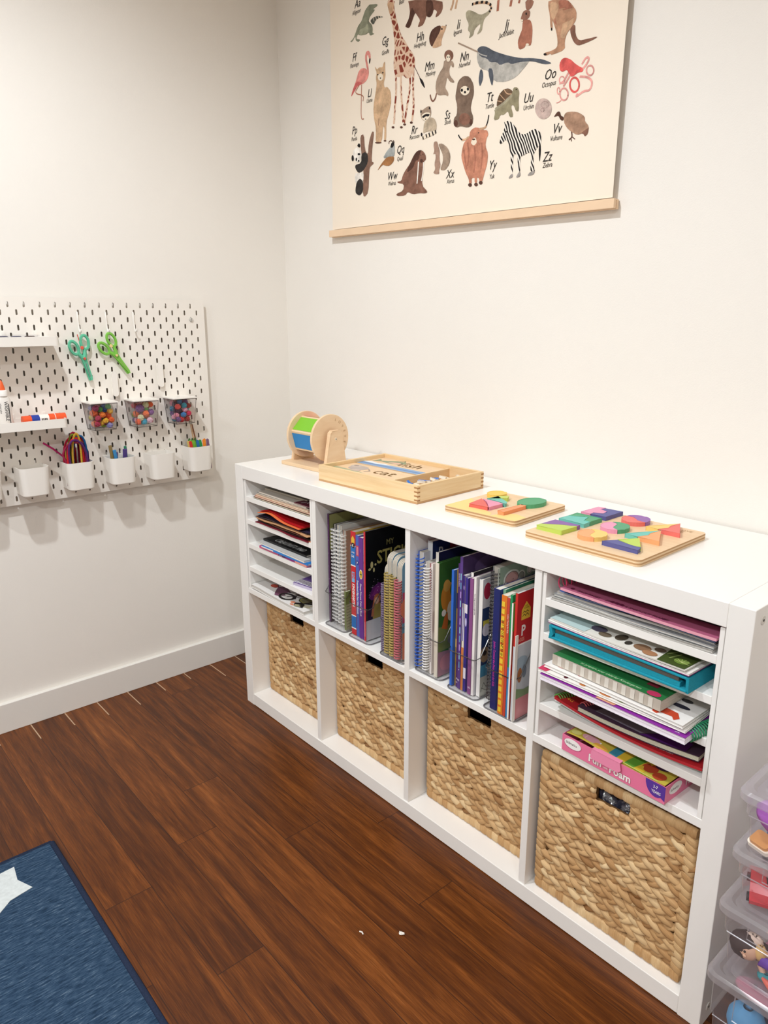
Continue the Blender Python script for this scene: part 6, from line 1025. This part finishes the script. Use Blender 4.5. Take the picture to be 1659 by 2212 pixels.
# clips/markers in cup 3
for k,(c,yy,hgt,tl,w2) in enumerate((('4a90c8',-.062,.096,28,.008),('8a7448',-.044,.112,-12,.010),('5a3f7c',-.044,.090,8,.009),('3a84b8',-.034,.098,-14,.010),('4a3a7a',-.022,.100,4,.013),('2f6a9c',-.018,.096,12,.008),('2c7a5c',-.006,.104,-3,.0085))):
    b=MB(); b.box(-.003,.003,-w2/2,w2/2,0,hgt); o=b.build('plastic_clip',mat(c,.4,.4),bevel=.0022,bseg=2)
    tag(o,['light blue','olive brown','violet','mid blue','dark purple','steel blue','dark green'][k]+' plastic clip standing in the middle peg cup','clip','plastic clips in the middle peg cup',(PXF+.022+.0055*(k%5),YC[2]-.076+(yy+.068),.7005)); o.rotation_euler=(R(-tl*.45),R(4-2*(k%4)),0)
# chenille stems looped in cup 2
rg=random.Random(4); yc=YC[3]-.040
cs=['c8203a','d8304a','b01c48','e8c05a','8a9a3a','4a2a68','2a6aa8','b83a60','e8343a','e8b848','6a3a78','3a70a0','d04a70','a02040']
nmz=['crimson','red','wine red','yellow','olive green','dark violet','blue','rose','bright red','golden yellow','purple','steel blue','pink','maroon']
for k,c in enumerate(cs):
    s_=(k%7)/6-.5; wd=.012+.022*((k*5)%9)/9; hp=.052+.030*((k*3)%7)/7; xo_=PXF+.018+.0035*(k%11); cy=yc+.018*s_
    kl=lambda q:max(yc-.032,min(yc+.032,q))
    pts=[(xo_,kl(cy-wd*.75),.712)]+[(xo_+.012*math.sin(PI*i/12),(kl if i in(0,12) else float)(cy-wd*math.cos(PI*i/12))+(-.010 if k in(4,5,10) else 0)*math.sin(PI*i/12),.755+hp*math.sin(PI*i/12)**.8+.028) for i in range(13)]+[(xo_+.006,kl(cy+wd*.75),.712)]
    b=MB(); b.tube(pts,.0031,6); tag(b.build('chenille_stem',mat(c,.95,.05,noise=.25,nscale=700,bump=1,bscale=1500),smooth=True),nmz[k]+' chenille stem looped in the peg cup bundle','chenille stem','looped chenille stems in the peg cup')
b=MB(); b.tube([(PXF+.012,yc-.078,.836),(PXF+.016,yc-.055,.818),(PXF+.022,yc-.033,.795),(PXF+.028,yc-.020,.772)],.0028,6); tag(b.build('chenille_stem',mat('b8306a',.95,.05,noise=.25,nscale=700),smooth=True),'magenta chenille stem pointing out to the left of the bundle','chenille stem','looped chenille stems in the peg cup')
# clear lidded boxes with pompoms
cb_m=clear('clear_box_plastic',(.99,.99,.992),.12,.05); ce=clear('clear_box_edge',(.62,.60,.60),.4,.12)
def lidbox(label,yr,zt=.941):
    wd=.0815; dp=.075; hg=.080; t=thing('lidded_box',label,'clear box',(PXF,yr-wd/2,zt-hg),group='clear lidded boxes on the peg board'); b=MB()
    tp=.010; th=.0014
    def q(off,z,k): # tapering: back slopes out toward the top
        f=z/hg; X0,X1=.002+off,(dp-.012+ .006*f)-off; Y0,Y1=-wd/2+off+tp*(1-f)*.8+.003,wd/2-off-tp*(1-f)*.8-.003; return [b.V((X1,Y1,z)),b.V((X0,Y1,z)),b.V((X0,Y0,z)),b.V((X1,Y0,z))]
    b.loft([q(0,0,0),q(0,hg-.004,0)],0); b.loft([q(th,th,0),q(th,hg-.004,0)],0); b.F(q(0,0,0)[::-1])
    b.build('box_wall',cb_m,t)
    b=MB(); f0=q; V_=lambda z,o=0:[(dp-.012+.006*z/hg,wd/2-tp*(1-z/hg)*.8-.003,z),(.002,wd/2-tp*(1-z/hg)*.8-.003,z),(.002,-wd/2+tp*(1-z/hg)*.8+.003,z),(dp-.012+.006*z/hg,-wd/2+tp*(1-z/hg)*.8+.003,z)]
    A,B=V_(.0005),V_(hg-.004); b.tube(A,.0012,5,closed=True)
    for i in range(4): b.tube([A[i],B[i]],.0010,5)
    b.tube([(B[0][0],B[0][1],hg-.005),(B[3][0],B[3][1],hg-.005)],.0014,5)
    b.build('box_edge',ce,t)
    b=MB(); b.rbox(0,dp-.002,-wd/2,wd/2,hg-.003,hg,.004,n=4); b.build('lid',wp,t)
    return t
YB=[.011,-.1115,-.235]
lb=lidbox('clear lidded box of blue, red and pink pompoms, right of three',YB[0],.938)
dup(lb,(PXF,YB[1]-.04075,.860),(0,0,0),'clear lidded box of mixed pompoms, middle of three'); dup(lb,(PXF,YB[2]-.04075,.862),(0,0,0),'clear lidded box of green, orange and yellow pompoms, left of three')
protos=[]
for s_ in range(3):
    rg=random.Random(20+s_); b=MB(); b.ball((0,0,0),1,0,16,11,.13,rg); o=b.build('pompom',mat('ffffff')); protos.append(o.data); bpy.data.objects.remove(o)
pal={0:[('d83a50','crimson'),('2f86b0','turquoise blue'),('c8305a','cherry'),('e0a0b8','pale pink'),('9c3038','dark red'),('4a3450','dark plum'),('3a7ab0','blue'),('e05a5c','coral'),('6a4a80','violet'),('d8889c','rose pink'),('b82838','scarlet'),('3fa0b8','aqua')],
1:[('e0603a','orange'),('2f9ab8','teal'),('8fae44','lime'),('d898b0','pink'),('4a3a70','indigo'),('b83a4a','red'),('5a9a48','green'),('e88aa4','bubblegum'),('7a4a88','purple'),('c8c8a0','pale olive'),('e8703a','tangerine'),('d8b0c0','pearl pink')],
2:[('8fae3c','lime'),('e06a3c','orange'),('3a62b0','blue'),('d8a63c','mustard'),('e8a0b8','pale pink'),('a83a50','berry'),('5a9a50','green'),('e8803c','tangerine'),('8a8ab8','lavender'),('d87a4c','terracotta'),('c8c070','olive yellow'),('9c4468','plum')]}
for bi in range(3):
    rg=random.Random(40+bi); placed=[]; cnt={}; tries=0; zb=[.858,.860,.862][bi]; sd=['right','middle','left'][bi]
    while len(placed)<32 and tries<9000:
        tries+=1; r=rg.choice([.0080,.0092,.0110,.0125,.0085]); x=rg.uniform(.004+r,.060-r); hz=rg.uniform(.002+r,.0735-r); y=rg.uniform(-.031+r,.031-r)
        if any((x-a)**2+(y-c)**2+(hz-e)**2<(.90*(r+q))**2 for a,c,e,q in placed): continue
        placed.append((x,y,hz,r)); c,n_=pal[bi][len(placed)*5%12]; cnt[n_]=cnt.get(n_,0)+1
        me=protos[len(placed)%3]; me2=me.copy(); me2.materials.clear(); me2.materials.append(mat(c,.9,.1,noise=.18,nscale=40)); o=bpy.data.objects.new('pompom',me2); col.objects.link(o); o.scale=(r,r,r)
        q='front' if x>.03 else 'rear'; v='upper' if hz>.045 else ('middle' if hz>.025 else 'lower'); h_='left' if y<-.008 else ('right' if y>.008 else 'central')
        tag(o,'%s pompom at the %s %s %s of the %s clear lidded box'%(n_,v,h_,q,sd),'pompom','pompoms in the %s clear box'%sd,(PXF+x,YB[bi]-.04075+y,zb+hz),(rg.random()*6,rg.random()*6,0))
# ================= STORAGE BOXES at the right
fr=clear('frosted_plastic',(.98,.98,.99),.15,.12,frost=.10,frostcol=(.75,.73,.78)); frl=clear('frosted_lid',(.98,.98,.99),.2,.15,frost=.34,frostcol=(.78,.76,.80))
def sbox(label,x,y,z,h,lidh=.022,sw=.196,sd=.325):
    t=thing('storage_box',label,'storage box',(x,y,z),group='clear storage boxes stacked beside the shelf'); b=MB(); r=.016; bh=h-.010
    def ring(B,off,zz,rr=None):
        rr=rr or r; pts=[]
        for cx,cy,a0 in ((sw-off-rr,sd-off-rr,0),(off+rr,sd-off-rr,90),(off+rr,off+rr,180),(sw-off-rr,off+rr,270)):
            for k in range(6): a=R(a0+18*k); pts.append(B.V((cx+rr*math.cos(a),cy+rr*math.sin(a),zz)))
        return pts
    b.loft([ring(b,.016,0),ring(b,.012,bh*.62),ring(b,.0085,bh*.64),ring(b,.007,bh)],0); bb=ring(b,.016,0); b.F(bb[::-1]); b.build('box_body',fr,t,auto=35)
    b=MB(); b.tube([(.045,.0108,bh*.93),(.045,.0102,bh*.70),(.150,.0102,bh*.70),(.150,.0108,bh*.93)],.0011,4); b.tube([(p[0],p[1],p[2]) for p in [(.016,.012,bh*.63),(sw-.016,.012,bh*.63)]],.0010,4); b.build('moulded_line',frl,t)
    b=MB(); zz=bh-.002
    b.loft([ring(b,.002,zz-.006),ring(b,0,zz-.003),ring(b,0,zz+.007),ring(b,.004,zz+.011),ring(b,.012,zz+.011),ring(b,.016,zz+.006),ring(b,.024,zz+.006),ring(b,.028,zz+.010)],0); c_=ring(b,.028,zz+.010); b.F(c_)
    b.build('lid',frl,t,auto=30)
    return t
SX,SY=1.497,-.080
hs_=[(.000,.213),(.2135,.1215),(.3355,.097),(.433,.097)]
sbox('lowest clear storage box of the stack, standing on the floor beside the shelf',SX,SY-.004,.0,.213)
sbox('clear storage box with dolls inside, second from the bottom of the stack',SX+.002,SY,.2135,.122)
sbox('clear storage box with toy cars inside, third from the bottom of the stack',SX+.010,SY,.3360,.097)
sbox('topmost clear storage box with purple tulle and snack toys inside',SX+.009,SY,.4335,.097)
# contents
def blob(name,label,cat,c,loc,r,s3,bump=.1,seed=1,rough=.6,grp=None):
    b=MB(); b.ball((0,0,0),r,0,18,12,bump,random.Random(seed),s3); o=b.build(name,mat(c,rough,.3),smooth=True); tag(o,label,cat,grp,loc); return o
blob('tulle_bundle','purple tulle bundle in the topmost storage box','fabric','b05ac0',(SX+.062,SY+.052,.4335+.046),.030,(1.3,1,.75),.12,3,.9)
blob('blue_fabric','blue shiny cloth under the purple tulle in the topmost box','fabric','3a7ab8',(SX+.070,SY+.060,.4335+.018),.024,(1.3,1,.6),.1,4,.4)
t=thing('toy_bread','orange toy bread slice with white edge in the topmost storage box','toy food',(SX+.042,SY+.034,.4375),(R(20),0,R(-15))); b=MB(); b.rbox(-.017,.017,-.014,.014,0,.007,.006); b.build('white_edge',mat('efe6d8',.5),t); b=MB(); b.rbox(-.014,.014,-.012,.012,.007,.0125,.005); b.build('bread_top',mat('d99a58',.5),t)
blob('toy_ball','coral toy ball at the frame edge in the topmost storage box','ball','e8806a',(SX+.064,SY+.028,.4335+.015),.010,(1,1,1),0,5,.4)
def car(label,loc,c,c2,rz,s=1):
    t=thing('toy_car',label,'toy car',loc,(0,0,rz),'toy cars in the third storage box'); b=MB()
    b.prism([(-.036*s,.006),(.036*s,.006),(.037*s,.013*s),(.022*s,.016*s),(.012*s,.024*s),(-.016*s,.025*s),(-.028*s,.017*s),(-.037*s,.015*s)],'y',-.014*s,.014*s); b.build('car_body',mat(c,.2,.6,coat=.6),t,bevel=.002)
    b=MB(); b.box(-.014*s,.010*s,-.0144*s,.0144*s,.0165*s,.022*s); b.build('window_band',mat(c2,.15,.6),t)
    for sx_ in (-.022,.022):
        for sy_ in (-1,1):
            b=MB(); b.lathe([(.0065,-.003),(.0065,.003)],(sx_*s,sy_*.0145*s,.0068),'y',16); b.build('wheel',mat('1c1c1e',.5),t)
car('red toy car at the left in the third storage box',(SX+.040,SY+.056,.340),'d02a34','2a1a20',R(-68))
car('black toy car behind the red one in the third storage box',(SX+.052,SY+.090,.358),'24242a','101014',R(-62),1.15)
car('dark blue toy car with white stripes at the right in the third storage box',(SX+.078,SY+.062,.342),'26305c','e8e8e8',R(-55),1.15)
car('charcoal toy truck lying on top in the third storage box',(SX+.095,SY+.11,.372),'2f3038','c8ccd0',R(10),1.25)
def doll(label,loc,rot,dress,hair,skin):
    t=thing('toy_doll',label,'doll',loc,rot,'dolls in the second storage box'); t.scale=(1.3,1.3,1.3); b=MB(); b.ball((0,0,.052),.0125,0,16,12,0,None,(1,.95,1.12)); b.lathe([(.004,.034),(.004,.042)],(0,0,0),'z',10)
    for s_ in (-1,1): b.tube([(s_*.008,0,.034),(s_*.018,-.004,.024),(s_*.020,-.012,.014)],[.0036,.003,.0024],7); b.tube([(s_*.006,0,.004),(s_*.007,-.001,-.022)],[.004,.003],7)
    b.ball((0,-.0125,.051),.002,0,8,5); b.build('doll_body',mat(skin,.5),t,smooth=True)
    b=MB(); b.lathe([(.009,.036),(.007,.022),(.018,.002),(.022,-.008)],(0,0,0),'z',18); b.build('dress',mat(dress,.5),t,auto=50)
    b=MB(); b.ball((0,.003,.055),.0148,0,14,10,.04,random.Random(2),(1.05,1,1.1)); b.ball((0,.008,.040),.011,0,12,8,.05,random.Random(3),(1.2,.8,1.6)); b.build('hair',mat(hair,.6),t,smooth=True)
    b=MB(); 
    for s_ in (-1,1): b.ball((s_*.0045,-.0118,.0525),.0014,0,8,5)
    b.build('eyes',mat('241c1c',.4),t)
doll('dark haired doll in a purple dress lying in the second lowest storage box',(SX+.106,SY+.044,.2135+.026),(R(8),R(-76),0),'6a3ab0','3a2a28','e6b89a')
doll('blonde doll in dusty pink dress behind the dark haired doll, second lowest storage box',(SX+.078,SY+.085,.2135+.030),(R(-15),R(6),R(10)),'b87a90','c89a58','e6bc9c')
blob('doll_bow','pinkish white ribbon bow on top of the dolls','bow','e0c8b8',(SX+.047,SY+.042,.2135+.056),.010,(1.5,.8,.9),.15,8)
blob('yellow_figure','small yellow and cream toy figure beside the dolls in the second storage box','toy figure','e0b878',(SX+.060,SY+.036,.2135+.046),.009,(1,.9,1.5),.08,9)
b=MB(); b.tube([(0,0,0),(.012,0,-.006),(.026,0,-.012)],[.002,.006,.007],10); tag(b.build('toy_carrot',mat('e8705a',.4),smooth=True),'coral pointed toy at the bottom right of the second storage box','toy',loc=(SX+.070,SY+.026,.2135+.016))
blob('teal_toy','teal toy piece low in the second storage box','toy','3a98a0',(SX+.072,SY+.034,.2135+.012),.008,(1.4,1,.8),.08,12)
blob('blue_toy_ball','pale blue toy ball inside the lowest storage box','ball','5a9ac8',(SX+.052,SY+.048,.115),.028,(1,1,1),.02,13)
blob('pink_toy','pink soft toy at the top of the lowest storage box','soft toy','c86a84',(SX+.062,SY+.055,.172),.018,(2,1,.6),.06,14,.8)
blob('navy_toy','dark navy toy bag filling the lowest storage box behind the ball','toy bag','2c3450',(SX+.100,SY+.11,.085),.055,(1.2,1,1.4),.05,15,.7)
# ================= RUG, CRUMBS
m,bs,N,L=nodemat('heather_rug',.98,.02)
tc=N('TexCoord'); mp=N('Mapping'); mp.inputs['Scale'].default_value=(260,34,1); n1=N('TexNoise'); n1.inputs['Scale'].default_value=1.2; n1.inputs['Detail'].default_value=6; n1.inputs['Roughness'].default_value=.7; L(tc,'Object',mp,0); L(mp,0,n1,'Vector')
cr=N('ValToRGB'); ramp(cr,[(.28,'1c2836'),(.45,'2c4058'),(.58,'40566e'),(.75,'8090a0')]); L(n1,'Fac',cr,0); L(cr,0,bs,'Base Color'); bp=N('Bump'); bp.inputs['Strength'].default_value=.6; bp.inputs['Distance'].default_value=.003; L(n1,'Fac',bp,'Height'); L(bp,0,bs,'Normal')
rx,ry=.265,-.674; t=thing('area_rug','navy heather area rug with pale stars and a stitched edge on the wood floor','rug',(rx,ry,.0004))
b=MB(); b.prism([(.012,-.012),(.012,-1.8),(1.30,-1.8),(1.30,-.012)],'z',0,.0065); b.build('rug_pile',m,t)
b=MB(); 
for a,c in (((.006,-.006,.0035),(1.305,-.006,.0035)),((.006,-.006,.0035),(.006,-1.806,.0035)),((1.306,-.006,.0035),(1.306,-1.806,.0035)),((.006,-1.806,.0035),(1.306,-1.806,.0035))):
    b.tube([a,c],.0072,8)
bz=b.build('bound_edge',mat('2a3348',.9,.05,noise=.15,nscale=300),t,smooth=True); bz.scale=(1,1,.52)
def starp(cx,cy,r1,r2,a0): return [((r1 if i%2==0 else r2)*math.cos(R(a0+36*i))+cx,(r1 if i%2==0 else r2)*math.sin(R(a0+36*i))+cy) for i in range(10)]
for cx,cy,a0 in ((.357-rx,-.825-ry+.002,62),(.85-rx+.25,-.95-ry-.30,10),(.45-rx,-1.45-ry,40),(1.2-rx,-.95-ry-.7,25)):
    b=MB(); b.prism(starp(cx,cy,.0765,.0500,a0),'z',.0062,.0074); b.build('star_motif',mat('ccd3d4',.9,.05,noise=.08,nscale=120),t)
b=MB(); b.ball((0,0,.002),.0035,0,8,6,.3,random.Random(1),(1.6,1,.7)); b.ball((.003,.003,.002),.003,0,8,6,.3,random.Random(2),(1,1,.8)); tag(b.build('paper_crumb',paper),'white crumb of paper on the floor, larger of the two','crumb','paper crumbs on the floor',(.991,-.246,.0003))
b=MB(); b.tube([(-.005,-.001,.0015),(0,.0015,.0018),(.005,0,.0015)],.0014,5); tag(b.build('paper_crumb',paper),'thin curved white crumb on the floor, left of the larger one','crumb','paper crumbs on the floor',(.938,-.303,.0002))
